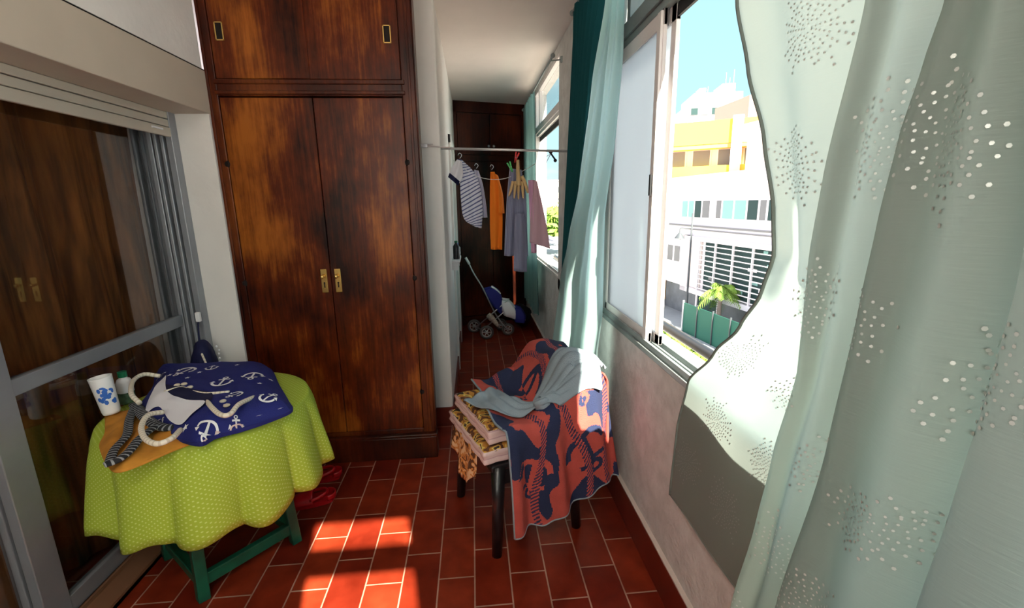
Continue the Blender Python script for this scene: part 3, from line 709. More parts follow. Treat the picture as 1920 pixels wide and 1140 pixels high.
# ---------------------------------------------------- red clogs
def clog(x, y, rot, label):
    t = thing('clog', (x, y, 0), label, 'shoe', 'red clogs by the table')
    T = Matrix.Translation((x, y, 0)) @ Matrix.Rotation(rot, 4, 'Z')
    L = .215
    def wd_(u): return .030+.018*math.sin(min(1, u*1.15)*PI*.62+.35) if u < .98 else .02
    ks = [i/20 for i in range(21)]
    mb = MB(); vs = []
    for z, k in ((0, .94), (.022, 1.0)):
        for s_ in (1, -1):
            for u in (ks if s_ == 1 else ks[::-1]):
                e_ = math.sqrt(max(0, 1-(2*u-1)**8)); vs.append(T @ Vector(((u-.5)*L, s_*wd_(u)*k*e_, z)))
    n = 42; mb.add(vs, [tuple(range(n))[::-1], tuple(range(n, 2*n))]+[(i, (i+1) % n, n+(i+1) % n, n+i) for i in range(n)])
    mb.build('sole', 'red_foam', t, smooth=False)
    def up(u, v):
        uu = .48+.50*u; a = PI*v; e_ = math.sqrt(max(0.0, 1-max(0, (uu-.75)/.235)**3)); wv = wd_(uu)*e_*1.02
        h = (.055-.018*u)*e_*(1-.1*u)
        return T @ Vector(((uu-.5)*L, wv*math.cos(a), .018+h*math.sin(a)))
    MB().grid(up, 16, 16).build('upper', 'red_foam', t, smooth=True, solid=.005)
    def hl(u, v):
        a = PI/2+PI*u; return T @ Vector(((.16-.5)*L+.040*math.cos(a), .038*math.sin(a), .015+.030*v))
    MB().grid(hl, 16, 3).build('heel_cup', 'red_foam', t, smooth=True, solid=.005)
    pts = [T @ Vector((.01-.085*math.sin(PI*i/14), .044*math.cos(PI*i/14), .040+.012*math.sin(PI*i/14))) for i in range(15)]
    MB().tube(pts, .006, 8, flat=1.6).build('heel_strap', 'red_foam', t, smooth=True)
clog(-.875, 2.155, math.radians(195), 'red foam clog in front, beside the green table leg')
clog(-.90, 2.365, math.radians(190), 'red foam clog farther back, against the wardrobe plinth')

# ================================================================== CHAIR with towel
CC = Vector((.165, 1.985, 0)); fw = Vector((-.935, -.353, 0)).normalized(); nr = Vector((fw.y*-1*-1, 0, 0)); nr = Vector((.353, -.935, 0)).normalized()
def CL(x, y, z): return CC+fw*x+nr*y+Vector((0, 0, z))       # chair frame: x forward, y to the near side
CT = Matrix(((fw.x, nr.x, 0, CC.x), (fw.y, nr.y, 0, CC.y), (0, 0, 1, 0), (0, 0, 0, 1)))
ch = thing('plastic_armchair', tuple(CC), 'black plastic armchair under the towel and cushions beside the window wall', 'chair')
for sx, sy in ((1, 1), (1, -1), (-1, 1), (-1, -1)):
    MB().tube([CL(sx*.205, sy*.235, .0), CL(sx*.19, sy*.225, .22), CL(sx*.18, sy*.215, .42)], [.022, .026, .032], 10).build('leg', 'black_plastic', ch, smooth=True)
MB().box(-.22, .22, -.235, .235, .40, .43, T=CT).box(-.2, .2, .215, .232, .33, .40, T=CT).box(-.2, .2, -.232, -.215, .33, .40, T=CT).build('seat', 'black_plastic', ch, bevel=.008)
for sy in (1, -1):
    MB().tube(spl([CL(.02, sy*.22, .42), CL(.0, sy*.24, .54), CL(-.04, sy*.25, .60), CL(-.12, sy*.25, .62), CL(-.22, sy*.23, .66)], 20), .020, 10).build('armrest', 'black_plastic', ch, smooth=True)
def bk(u, v): y = -.225+.45*u; return CL(-.215-.05*v-.03*math.sin(PI*u), y, .42+.36*v-.03*abs(2*u-1)**3)
MB().grid(bk, 16, 8).build('backrest', 'black_plastic', ch, smooth=True, solid=.016)
def cushion(name, x0, x1, y0, y1, z0, z1, label, dx=0, rot=0):
    t = thing(name, tuple(CL((x0+x1)/2, (y0+y1)/2, z0)), label, 'cushion', 'tufted seat cushions')
    def rr(u, v, top):
        x = x0+(x1-x0)*u; y = y0+(y1-y0)*v
        e_ = min(u, 1-u, v, 1-v); d = min(1, e_/.07); hgt = (z1-z0)/2*(.62+.38*math.sqrt(1-(1-d)**2))
        tuft = 0
        for a in (.2, .5, .8):
            for b_ in (.2, .5, .8): tuft += .020*math.exp(-((u-a)**2+(v-b_)**2)/.0022)
        return x, y, hgt-tuft*min(1, d)
    mb = MB()
    mb.grid(lambda u, v: (lambda a: CL(a[0], a[1], (z0+z1)/2+a[2]))(rr(u, v, 1)), 32, 32, 0)
    mb.grid(lambda u, v: (lambda a: CL(a[0], a[1], (z0+z1)/2-a[2]))(rr(1-u, v, 0)), 32, 32, 1)
    mb.build('cover', ['cushion_top', 'cushion_side'], t, smooth=True)
    sd_ = MB(); ring = []
    for k in range(4*24):
        s_ = k % 24/24; e_ = k//24
        u, v = ((s_, 0), (1, s_), (1-s_, 1), (0, 1-s_))[e_]
        ring.append((x0+(x1-x0)*u, y0+(y1-y0)*v, u-.5, v-.5, s_))
    vs = []; n = len(ring); H = z1-z0; prof = ((0, .12), (.008, .25), (.002, .42), (.001, .5), (.002, .58), (.008, .75), (0, .88))
    for o_, zf in prof:
        for x, y, a, b_, s_ in ring:
            l = math.hypot(a, b_); o2 = o_-.006*(abs(math.sin(s_*PI*4))**8)
            vs.append(CL(x+a/l*o2, y+b_/l*o2, z0+H*zf))
    fs = [(j*n+i, j*n+(i+1) % n, (j+1)*n+(i+1) % n, (j+1)*n+i) for j in range(len(prof)-1) for i in range(n)]
    sd_.add(vs, fs); sd_.build('quilted_side', 'cushion_side', t, smooth=True)
    return t
cushion('seat_cushion', -.20, .245, -.225, .225, .432, .508, 'lower pink tufted seat cushion resting on the black chair')
cushion('seat_cushion', -.21, .215, -.22, .21, .510, .592, 'upper tufted seat cushion with gold brown print, under the towel')
# leaf print cloth hanging from the seat front
def lf(u, v):
    y = -.20+.24*u; d = v*(.14+.07*math.sin(u*PI*1.3+.4)); return CL(.25+.012*math.sin(u*14)+.02*v, y, .50-d*1.1)
def lf(u, v):
    y = -.16+.30*u; d = v*(.12+.10*math.sin(u*PI)**2); x = .247+.010*math.sin(u*17+v*2)*v+.012*v
    return CL(x, y, .455-d)
tag(MB().grid(lf, 24, 10).build('printed_cloth', 'leafprint', smooth=True, solid=.003), 'orange brown leaf print cloth hanging below the seat cushions', 'cloth')
# towel ------------------------------------------------------------
def towel_top(x, y):          # height of the towel over the chair
    back = max(0, min(1, (-x-.02)/.22)); back = back*back*(3-2*back)
    arm = math.exp(-((abs(y)-.245)/.05)**2)
    h = .602+.20*back*(.75+.25*math.cos(y*5))
    h = max(h, .602+.05*arm*max(0, min(1, (.05-x)/.12)))
    return h+.008*math.sin(x*30+y*14)+.006*math.sin(y*33-x*9)
YN = .275
def tw(u, v):
    # v 0..1 : far edge -> near edge over the top, then down the near side ; u: front -> back
    x = .17-.47*u
    topL = .55; side = .47-.03*math.sin(u*3.1)
    s_ = v*(topL+side)
    if s_ < topL:
        y = -.275+s_; xx = x+.02*math.sin(y*9); return CL(xx-.05*(1-s_/topL)*(1-u), y, towel_top(xx, y)+.004)
    d = s_-topL; k = min(1, d/.06)
    fold = .020*math.sin(u*17+1.2)+.012*math.sin(u*31)
    zt = towel_top(x, YN)+.004
    y = YN+.020*math.sin(k*PI/2)+fold*min(1, d/.25)+.05*d
    xs = x+.09*(d/side)*(.5-u)*1.0-.05*(d/side)
    return CL(xs, y, zt-d+.03*(1-k)*0-(.05*u*(d/side)) + .05*(d/side)*(1-u)*0)
def tw_back(u, v):           # over the back of the chair, down behind
    y = -.22+.51*v; s_ = u*.34
    k = min(1, s_/.05); zt = towel_top(-.30, y)+.004
    return CL(-.30-.022*math.sin(k*PI/2)-.01*math.sin(v*20)*s_/.3, y+.02*s_, zt-s_)
towel = thing('beach_towel', tuple(CL(0, .1, .59)), 'salmon and navy nautical beach towel draped over the black chair', 'towel')
def towel_mask(a, b_):
    # a along the towel's width, b along its length (metres): navy shapes on salmon
    def anchor(cx, cy, s_, rot):
        c, s2 = math.cos(rot), math.sin(rot); x = ((a-cx)*c+(b_-cy)*s2)/s_; y = (-(a-cx)*s2+(b_-cy)*c)/s_
        if abs(x) < .10 and -.75 < y < .5: return True
        if abs(x) < .42 and .26 < y < .42: return True
        r = math.hypot(x, y-.66)
        if .10 < r < .24: return True
        r = math.hypot(x, y+.12)
        if .50 < r < .72 and y < -.12: return True
        return False
    m = False
    w_ = noise.noise(Vector((a*7, b_*3.2, 1.7)))+.45*noise.noise(Vector((a*15, b_*9, 7.1)))
    if w_ > -.02: m = True
    for c in ((.10, .80, .11, .2), (.34, .83, .12, -.25), (.22, .30, .12, 1.2), (.38, .55, .10, .4)):
        if anchor(*c): m = not m
    for ya in (.30, .13, .43):       # twisted rope bands
        d = a-ya-.03*math.sin(b_*9+ya*20)
        if abs(d) < .013: m = ((b_*60+d*60) % 1) < .5
    return m
mb = MB(); NU, NV = 120, 260
V = [[tw(i/NU, j/NV) for i in range(NU+1)] for j in range(NV+1)]
mb.v = [p for r_ in V for p in r_]
for j in range(NV):
    for i in range(NU):
        a = j*(NU+1)+i; mb.f.append([a, a+1, a+NU+2, a+NU+1]); mb.m.append(1 if towel_mask((i+.5)/NU*.47, (j+.5)/NV*1.02) else 0); mb.uv.append([(i/NU, j/NV)]*4)
mb.build('towel_front', ['salmon', 'towel_navy'], towel, smooth=True, solid=.006)
mb = MB(); mb.grid(tw_back, 20, 50, 0)
for k, f_ in enumerate(mb.f): mb.m[k] = 1 if towel_mask(.47+(k % 20)/20*.3, (k//20)/50*.55) else 0
mb.build('towel_back', ['salmon', 'towel_navy'], towel, smooth=True, solid=.006)
mb = MB(); mb.tube([tw(i/60, 1.0)+Vector((0, 0, 0)) for i in range(61)], .005, 6).tube([tw(0, j/60) for j in range(61)], .005, 6)
mb.build('hem', 'greycloth', towel, smooth=True)
# grey jersey with a knot
gc = thing('grey_jersey', tuple(CL(.05, .1, .62)), 'grey blue knotted jersey lying on top of the beach towel', 'clothing')
def tt(x, y): return towel_top(x, min(.27, y))+.012
def ribbon(path, width, name, ripple=.012, dz=.0, n=46):
    # path of (x,y) in the chair frame, cloth sheet following the towel
    P = spl([(p[0], p[1], p[2] if len(p) > 2 else 0) for p in path], n)
    def fn(u, v):
        i = u*n; j = min(int(i), n-1); p = P[j].lerp(P[j+1], i-j); d = (P[min(j+2, n)]-P[max(j-1, 0)]).normalized(); s_ = Vector((-d.y, d.x, 0))
        wv = width(u); off = (v-.5)*wv; x, y = p.x+s_.x*off, p.y+s_.y*off
        base = tt(x, y) if y < .27 else tt(x, .27)-(y-.27)*1.6
        return CL(x, min(y, .315+.04*(y-.27)), base+p.z+dz+ripple*abs(math.sin(v*9+u*7+1))+.018*math.sin(v*PI))
    return MB().grid(fn, n, 22).build(name, 'greycloth', gc, smooth=True, solid=.004)
ribbon([(.14, -.06), (.11, .05), (.05, .14), (-.03, .19)], lambda u: .20-.12*u, 'body')
ribbon([(-.03, .19, .012), (-.12, .16, .012), (-.20, .14, .012), (-.28, .18, 0), (-.31, .26, -.01)], lambda u: .07+.10*math.sin(u*PI)**.7, 'sleeve', .016)
ribbon([(-.02, .20, 0), (-.08, .23, 0), (-.15, .24, 0), (-.23, .25, 0), (-.29, .27, 0)], lambda u: .07+.05*u, 'sleeve', .01, .008)
p0 = CL(-.035, .215, tt(-.035, .2)+.018)
mb = MB().sphere(p0, .038, 12, 0, (1.1, 1, .75)); 
for v in mb.v: v += Vector((0, 0, .010*math.sin((v-p0).length*160)+.012*noise.noise(v*40)))
mb.tube(spl([p0+Vector((-.03, -.015, .0)), p0+Vector((-.01, -.03, .015)), p0+Vector((.015, -.02, .02)), p0+Vector((.03, .01, .01))], 14), .014, 8)
mb.build('knot', 'greycloth', gc, smooth=True)

# ================================================================== CURTAINS
def rod(name, y0, y1, z, label):
    t = thing(name, (.60, (y0+y1)/2, z), label, 'curtain rod')
    MB().tube([(.60, y0, z), (.60, y1, z)], .008, 10).build('rod', 'alu_dark', t, smooth=True)
    for y in (y0+.12, y1-.06):
        MB().tube([(.60, y, z), (.69, y, z+.01)], .005, 8).cyl((.688, y), .014, z-.01, z+.03, 10).build('bracket', 'alu_dark', t)
    for y in (y0, y1): MB().sphere((.60, y, z), .016, 8).build('finial', 'alu_dark', t, smooth=True)
    return t
rod('curtain_rod', -.85, 2.79, 2.535, 'long grey curtain rod above the near window')
rod('curtain_rod', 3.42, 5.3, 2.50, 'short grey curtain rod above the far window')
def linef(pts, top, X):      # image polyline -> table z -> (X,Y)
    tab = []
    for px, py, *xx in pts:
        x = xx[0] if xx else X; p = at(0, x, px, py); tab.append((p.z, (p.x, p.y)))
    tab.append((2.53, top)); tab.sort(key=lambda a: a[0]); return tab
def tabv(tab, z):
    return lerp([(a, p[0]) for a, p in tab], z), lerp([(a, p[1]) for a, p in tab], z)
E0 = linef([(1385, 0), (1405, 130), (1432, 260), (1450, 400), (1452, 480), (1430, 550, .61), (1390, 612, .635), (1340, 662, .66), (1290, 715, .672), (1270, 800, .674), (1257, 930, .674)], (.60, 1.12), .60)
LA = linef([(1625, 0), (1550, 325), (1525, 470), (1512, 590), (1500, 690), (1450, 850), (1420, 980), (1375, 1140), (1345, 1230)], (.56, .80), .54)
LB = linef([(1785, 0), (1745, 120), (1700, 260), (1660, 420), (1625, 570), (1560, 830), (1465, 1140), (1420, 1300)], (.56, .52), .50)
LC = linef([(2030, 0), (1920, 540), (1870, 720), (1800, 960), (1740, 1140), (1690, 1350)], (.56, .38), .47)
ZH = .47
def xsec(z):
    e0, a, b_, c = (tabv(t_, z) for t_ in (E0, LA, LB, LC))
    w1 = a[1]-e0[1]
    lo = max(0, min(1, (1.25-z)/.3)); am = 1-.85*lo
    P = [(e0[0], e0[1]), (e0[0]+.012*am, e0[1]+w1*.22), (e0[0]-.012*am, e0[1]+w1*.5), (e0[0]+.01*am, e0[1]+w1*.8), (.615+.045*lo, a[1]-.015), (.62+.035*lo, a[1]-.055), (.60, a[1]-.07)]
    P += [(.57, a[1]-.02), (a[0], a[1]), (a[0]-.018, a[1]-.025)]
    w2 = b_[1]-a[1]
    P += [(a[0]-.005, a[1]+w2*.35), (a[0]-.03, a[1]+w2*.62), (b_[0]+.045, b_[1]+.02), (.585, b_[1]-.05), (.59, b_[1]-.12), (.565, b_[1]-.135), (.535, b_[1]-.05), (b_[0], b_[1]), (b_[0]-.02, b_[1]-.02)]
    w3 = c[1]-b_[1]
    P += [(b_[0]-.01, b_[1]+w3*.3), (b_[0]-.035, b_[1]+w3*.6), (c[0]+.03, c[1]+.03), (.56, c[1]-.02), (.565, c[1]-.08), (.53, c[1]-.06), (c[0], c[1]), (c[0]-.02, c[1]-.03)]
    P += [(c[0]+.02, c[1]-.13), (c[0]+.06, c[1]-.22), (c[0]+.03, c[1]-.32), (c[0]+.07, c[1]-.42)]
    return spl([(x, y, z) for x, y in P], 260)
cur = thing('window_curtain', (.58, .7, ZH), 'large pale mint curtain with bursts of dots, in the right foreground', 'curtain')
NZ = 110; zs = [ZH+(2.53-ZH)*i/NZ for i in range(NZ+1)]
ROWS = [xsec(z) for z in zs]
for r_ in ROWS:
    for k, p in enumerate(r_): p.x += .0025*math.sin(p.z*9+k*.15)+.002*noise.noise(Vector((k*.07, p.z*2.5, 0)))
mb = MB(); mb.v = [p for r_ in ROWS for p in r_]; n1 = 261
for j in range(NZ):
    for i in range(n1-1): a = j*n1+i; mb.f.append([a, a+1, a+n1+1, a+n1]); mb.m.append(0); mb.uv.append([(0, 0)]*4)
panel = mb.build('panel', 'curtain', cur, smooth=True)
MB().tube([r_[0] for r_ in ROWS], .0034, 6, flat=1.6).build('side_hem', 'curtain_edge', cur, smooth=True)
MB().tube(ROWS[0], .003, 6).build('bottom_hem', 'curtain', cur, smooth=True)
# printed dot bursts laid along the cloth
arc = []
for r_ in ROWS:
    a = [0]
    for p, q_ in zip(r_, r_[1:]): a.append(a[-1]+(q_-p).length)
    arc.append(a)
import bisect
def cloth_at(s_, z):
    j = (z-ZH)/(2.53-ZH)*NZ
    if j < 0 or j >= NZ: return None
    j0 = int(j); a = arc[j0]
    if s_ < 0.004 or s_ > a[-1]-.01: return None
    i = bisect.bisect(a, s_)-1; t_ = (s_-a[i])/max(1e-6, a[i+1]-a[i])
    p = ROWS[j0][i].lerp(ROWS[j0][i+1], t_); q_ = ROWS[j0+1][i].lerp(ROWS[j0+1][i+1], t_)
    P = p.lerp(q_, j-j0); ds = (ROWS[j0][i+1]-ROWS[j0][i]).normalized(); dz = (q_-p).normalized(); n_ = ds.cross(dz).normalized()
    return P, ds, dz, n_
mb = MB(); random.seed(5)
def burst(s0, z0, R, rays=26):
    for k in range(rays):
        th = 2*PI*k/rays+random.uniform(-.04, .04); r_ = .008+.006*(k % 3)
        lim = R*random.uniform(.6, 1.05)
        while r_ < lim:
            dens = (r_/R)
            if not (r_ < .035 and k % 2): 
                g = cloth_at(s0+r_*math.cos(th), z0+r_*math.sin(th))
                if g:
                    P, ds, dz, n_ = g; sz = .0013+.0014*dens
                    for sg in (1, -1):
                        c = P+n_*.0012*sg
                        mb.add([c+(ds*math.cos(2*PI*m_/6)+dz*math.sin(2*PI*m_/6))*sz for m_ in range(6)], [tuple(range(6))])
            r_ += .0065+.009*dens
for row in range(9):
    for c_ in range(9):
        burst(.085+.235*c_+(.11 if row % 2 else 0), .66+.225*row, .088)
mb.build('printed_dots', 'dot', cur)['kind'] = 'stuff'

def drop_curtain(name, label, m_, y0, y1, X, z0, z1, folds, amp, extra=None, solid=.0):
    def fn(u, v):
        z = z0+(z1-z0)*v; k = 1-v
        ya, yb = y0(z), y1(z); y = ya+(yb-ya)*u
        x = X(z, u)+amp*(.55+.45*k)*(math.sin(u*folds*2*PI)+.3*math.sin(u*folds*4.3*PI+z*1.5))
        return (x, y+.010*math.cos(u*folds*2*PI), z)
    return tag(MB().grid(fn, 150, 40).build(name, m_, smooth=True, solid=solid), label, 'curtain')
# dark teal panel in front of the pier
drop_curtain('teal_curtain', 'dark teal curtain hanging in front of the pier between the windows', 'teal',
    lambda z: lerp([(.1, 2.86), (1, 2.80), (2.52, 2.74)], z), lambda z: lerp([(.1, 2.60), (1, 2.5), (2.1, 2.22), (2.52, 2.02)], z),
    lambda z, u: lerp([(.1, .585), (1, .585), (2.52, .60)], z), .08, 2.53, 6, .042)
# pale aqua panel blown inward
def aq(u, v):
    z = .22+2.30*(1-v)
    L = tabv(AQL, z); R_ = tabv(AQR, z)
    k = .5-.5*math.cos(PI*u)
    x = L[0]+(R_[0]-L[0])*u; y = L[1]+(R_[1]-L[1])*u
    f_ = .018*math.sin(u*13+z*1.2)+.010*math.sin(u*27+2)
    return (x+f_*.8, y+f_*.5, z)
AQL = linef([(1140, 0, .58), (1110, 160, .56), (1083, 350, .53), (1060, 450, .51), (1045, 520, .49), (1030, 655, .44), (1022, 760, .42)], (.60, 2.08), .55)
AQR = linef([(1166, 0, .63), (1165, 100, .63), (1152, 250, .63), (1132, 400, .63), (1127, 590, .62), (1118, 660, .60), (1112, 760, .60)], (.62, 1.98), .6)
tag(MB().grid(aq, 110, 60).build('aqua_curtain', 'sheer', smooth=True), 'pale aqua curtain blowing inward from the near window', 'curtain')
# far curtains
drop_curtain('sea_green_curtain', 'sea green curtain hanging at the far window by the closet', 'teal_far',
    lambda z: 5.25, lambda z: lerp([(.3, 4.25), (1.2, 4.35), (2.5, 4.45)], z), lambda z, u: .60, .42, 2.50, 6.5, .022)
bpy.data.objects['sea_green_curtain'].data.name = 'sea_green_curtain'

# ================================================================== CLOTHES LINE
cr_ = thing('clothes_rail', (.2, 2.93, 1.8), 'white metal clothes rail spanning the corridor below the ceiling', 'rail')
MB().tube([(-.178, 2.955, 1.836), (.69, 2.955, 1.812)], .0075, 12).build('rail', 'chrome', cr_, smooth=True)
MB().tube([(-.30, 2.905, 1.846), (-.12, 2.935, 1.838)], .004, 8).tube([(-.30, 2.905, 1.856), (-.22, 2.915, 1.856)], .003, 6).box(-.30, -.255, 2.905, 2.93, 1.838, 1.856).build('bracket', 'steel', cr_)
p1 = at(1, 3.2, 1033, 288)
MB().tube([p1+Vector((-.01, 0, .02)), p1, p1+Vector((.03, 0, -.04))], .006, 8).sphere(p1+Vector((.03, 0, -.045)), .012, 6).sphere(p1+Vector((-.005, -.02, .01)), .014, 6).build('hook', 'gasket', cr_, smooth=True)
def I(px, py, Y): return at(1, Y, px, py)
ln = MB().tube(spl([I(850, 300, 3.3), I(893, 330, 3.3), I(940, 336, 3.3), I(985, 318, 3.3), I(1033, 288, 3.2)], 30), .0022, 6).tube([I(1033, 288, 3.2), I(1004, 342, 3.6), I(996, 360, 3.8)], .0022, 6)
tag(ln.build('washing_line', 'chrome', smooth=True), 'thin washing line sagging under the metal rail', 'washing line')
def hanger(t, top, w_):
    MB().tube(spl([top+Vector((-.012, 0, .02)), top+Vector((0, 0, .035)), top+Vector((.014, 0, .02)), top], 12), .0025, 6).build('hook', 'steel', t, smooth=True)
def garment(name, label, m_, Y, L, R_, nf, amp, cat='clothing', parts=None, hook=None, yaw=.0):
    """L, R_: left and right outlines as image polylines (top to bottom) taken at depth Y"""
    ctr = I(sum(p[0] for p in L+R_)/len(L+R_), L[-1][1], Y)
    t = thing(name, tuple(ctr), label, cat, 'laundry on the line')
    PL = spl([I(px, py, Y) for px, py in L], 24); PR = spl([I(px, py, Y) for px, py in R_], 24)
    def fn(u, v):
        i = v*24; j = min(int(i), 23); a = PL[j].lerp(PL[j+1], i-j); b_ = PR[j].lerp(PR[j+1], i-j); p = a.lerp(b_, u)
        return p+Vector((0, amp*math.sin(u*nf*2*PI+v*1.5)*(.3+.7*v)+yaw*(u-.5), 0))
    mb = MB().grid(fn, 36, 30)
    # back layer so that the garment has a body
    mb.grid(lambda u, v: fn(u, v)+Vector((0, .02+.03*math.sin(PI*u)*(.4+.6*v), 0)), 36, 30)
    mb.build('body', m_, t, smooth=True, solid=.002)
    if hook: hanger(t, I(*hook, Y), .1)
    for nm, mm, LL, RR, off in (parts or []):
        QL = spl([I(px, py, Y-off) for px, py in LL], 16); QR = spl([I(px, py, Y-off) for px, py in RR], 16)
        def g(u, v):
            i = v*16; j = min(int(i), 15); a = QL[j].lerp(QL[j+1], i-j); b_ = QR[j].lerp(QR[j+1], i-j); p = a.lerp(b_, u)
            return p+Vector((0, .006*math.sin(u*9)-.02*math.sin(PI*u), 0))
        MB().grid(g, 16, 16).build(nm, mm, t, smooth=True, solid=.002)
    return t
garment('striped_shirt', 'white shirt with navy stripes and dark cuff, leftmost on the line', 'stripe_h', 3.3,
    [(857, 298), (862, 330), (864, 372), (870, 410), (890, 425)], [(866, 300), (888, 322), (900, 350), (905, 392), (903, 428)], 2, .012,
    parts=[('sleeve', 'white_cloth', [(857, 299), (848, 312), (843, 325)], [(866, 303), (868, 328), (862, 344)], .03), ('cuff', 'navy_dark', [(843, 324), (840, 332)], [(862, 340), (859, 348)], .035)], hook=(862, 297))
bpy.data.objects['striped_shirt'].rotation_euler = (0, 0, 0)
garment('lilac_shirt', 'pale lilac striped shirt between the white striped and the orange shirts', 'pale_shirt', 3.42,
    [(889, 318), (886, 350), (890, 380), (893, 408)], [(897, 320), (905, 345), (911, 380), (914, 408)], 2, .012, hook=(893, 316))
garment('orange_shirt', 'bright orange long sleeved shirt hanging on the line', 'orange', 3.5,
    [(920, 322), (919, 360), (919, 420), (921, 468)], [(927, 322), (938, 350), (942, 400), (941, 468)], 1.5, .012,
    parts=[('sleeve', 'orange', [(928, 326), (934, 350), (935, 400)], [(934, 330), (943, 365), (946, 400)], .03)], hook=(922, 318))
garment('pinstriped_trousers', 'grey blue pinstriped trousers hanging between the orange shirt and the curtain', 'stripe_v', 3.3,
    [(956, 316), (951, 370), (948, 430), (946, 480)], [(978, 318), (986, 370), (988, 430), (990, 480)], 2.5, .014,
    parts=[('trouser_leg', 'stripe_v', [(966, 400), (964, 450), (963, 508)], [(984, 400), (988, 450), (988, 510)], .03)])
garment('pink_blouse', 'dusty pink blouse hanging nearest the window', 'pinkc', 3.35,
    [(1001, 338), (998, 380), (995, 420), (994, 455)], [(1007, 340), (1018, 390), (1026, 430), (1031, 466)], 1.5, .01,
    parts=[('lining', 'pinkb', [(990, 338), (993, 400), (996, 474)], [(1003, 338), (1004, 400), (1006, 474)], -.03)])
# rubber glove
Yg = 3.22
t = thing('rubber_glove', tuple(I(972, 355, Yg)), 'tan rubber glove pegged to the line with fingers pointing down', 'glove')
mb = MB().tube(spl([I(971, 300, Yg), I(971, 318, Yg), I(972, 335, Yg), I(972, 348, Yg)], 14), [.020+.0012*i if i < 10 else .032+.003*(i-10) for i in range(15)], 14, flat=.5)
mb.build('cuff', 'glove', t, smooth=True)
mb = MB()
for (x0, x1, y1, r0) in ((962, 954, 368, .0085), (967, 964, 372, .0085), (972, 972, 374, .0085), (979, 981, 372, .0085)):
    mb.tube(spl([I(x0, 340, Yg), I((x0+x1)/2, 355, Yg-.005), I(x1, y1, Yg-.01)], 8), [r0*1.2]*5+[r0, r0*.9, r0*.75, r0*.4], 8)
mb.tube(spl([I(978, 330, Yg), I(986, 348, Yg), I(990, 362, Yg)], 8), [.014]*4+[.012, .011, .010, .008, .005], 8)
mb.build('fingers', 'glove', t, smooth=True)
def peg(px, py, m_, label, tilt):
    p = I(px, py, 3.2); t = thing('clothes_peg', tuple(p), label, 'peg', 'clothes pegs')
    for s_ in (-1, 1):
        T = Matrix.Translation(p) @ Matrix.Rotation(tilt+s_*.16, 4, 'Y')
        MB().box(-.005+s_*.005, .005+s_*.005, -.006, .006, -.035, .035, T=T).build('peg_arm', m_, t, bevel=.001)
    MB().tube([p+Vector((-.008, -.007, 0)), p+Vector((.008, -.007, 0))], .003, 6).build('spring', 'steel', t)
peg(968, 295, 'peg_red', 'red clothes peg above the tan rubber glove', .3)
peg(957, 313, 'peg_green', 'green clothes peg above the pinstriped trousers', -.4)

# small shelf on the corridor wall
sh = thing('wall_shelf', (-.14, 3.9, 1.0), 'small white shelf on the corridor wall behind the pillar', 'shelf')
MB().box(-.178, -.110, 3.7, 4.05, 1.035, 1.055).build('board', 'white_plastic', sh, bevel=.003)
for y_ in (3.72, 4.0): MB().box(-.178, -.125, y_, y_+.02, .97, 1.036).build('bracket', 'white_plastic', sh)
def sbottle(y, h, m1, m2, label):
    t = thing('bottle', (-.14, y, 1.055), label, 'bottle', 'bottles on the wall shelf')
    MB().lathe((-.14, y, 1.055), [(0, 0), (.026, 0), (.028, .01), (.028, h*.7), (.012, h*.85), (.012, h*.9)], 18).build('bottle_body', m1, t, smooth=True)
    MB().cyl((-.14, y), .014, 1.055+h*.9, 1.055+h, 14).build('cap', m2, t)
sbottle(3.78, .15, 'black_plastic', 'teal_cap' if 'teal_cap' in M else 'green_cap', 'dark bottle with a green cap on the wall shelf')
sbottle(3.93, .12, 'white_plastic', 'blue_print', 'white bottle with a blue cap on the wall shelf')

# ================================================================== STROLLER
st = thing('stroller', (.25, 5.0, 0), 'small folding doll stroller with blue and white fabric seat at the corridor end', 'stroller')
SY = 5.0
def S(px, py, dy=0): return at(1, SY+dy, px, py)
for dy in (-.02, .26):
    MB().tube(spl([S(876, 487, dy), S(888, 512, dy), S(905, 540, dy), S(930, 590, dy), S(955, 622, dy)], 20), .008, 8).build('frame_bar', 'steel', st, smooth=True)
    MB().tube([S(895, 612, dy), S(955, 560, dy)], .007, 8).tube([S(913, 612, dy), S(945, 585, dy), S(985, 600, dy)], .007, 8).build('frame_bar', 'steel', st, smooth=True)
    MB().tube([S(873, 483, dy), S(880, 495, dy)], .014, 10).build('grip', 'white_plastic', st, smooth=True)
def wheel(c, r):
    t_ = MB(); t_.tube([c+Vector((r*math.cos(a), 0, r*math.sin(a))) for a in [2*PI*i/24 for i in range(24)]], .016, 8, closed=True); wl = t_.build('wheel', 'tyre', st, smooth=True)
    s_ = MB().tube([c+Vector((0, -.014, 0)), c+Vector((0, .014, 0))], .018, 12)
    for k in range(6): a = PI*k/3; s_.tube([c, c+Vector((r*.95*math.cos(a), 0, r*.95*math.sin(a)))], .006, 6)
    s_.tube([c+Vector((r*.8*math.cos(a), -.004, r*.8*math.sin(a))) for a in [2*PI*i/20 for i in range(20)]], .007, 6, closed=True)
    s_.build('hub', 'rim', wl, smooth=True)
for x, y, r in ((.118, 4.93, .066), (-.02, 5.22, .066), (.37, 5.05, .058), (.30, 5.28, .058)):
    wheel(Vector((x, y, r+.016)), r)
MB().tube([(.118, 4.93, .082), (-.02, 5.22, .082)], .007, 8).tube([(.37, 5.05, .074), (.30, 5.28, .074)], .007, 8).build('axle', 'steel', st)
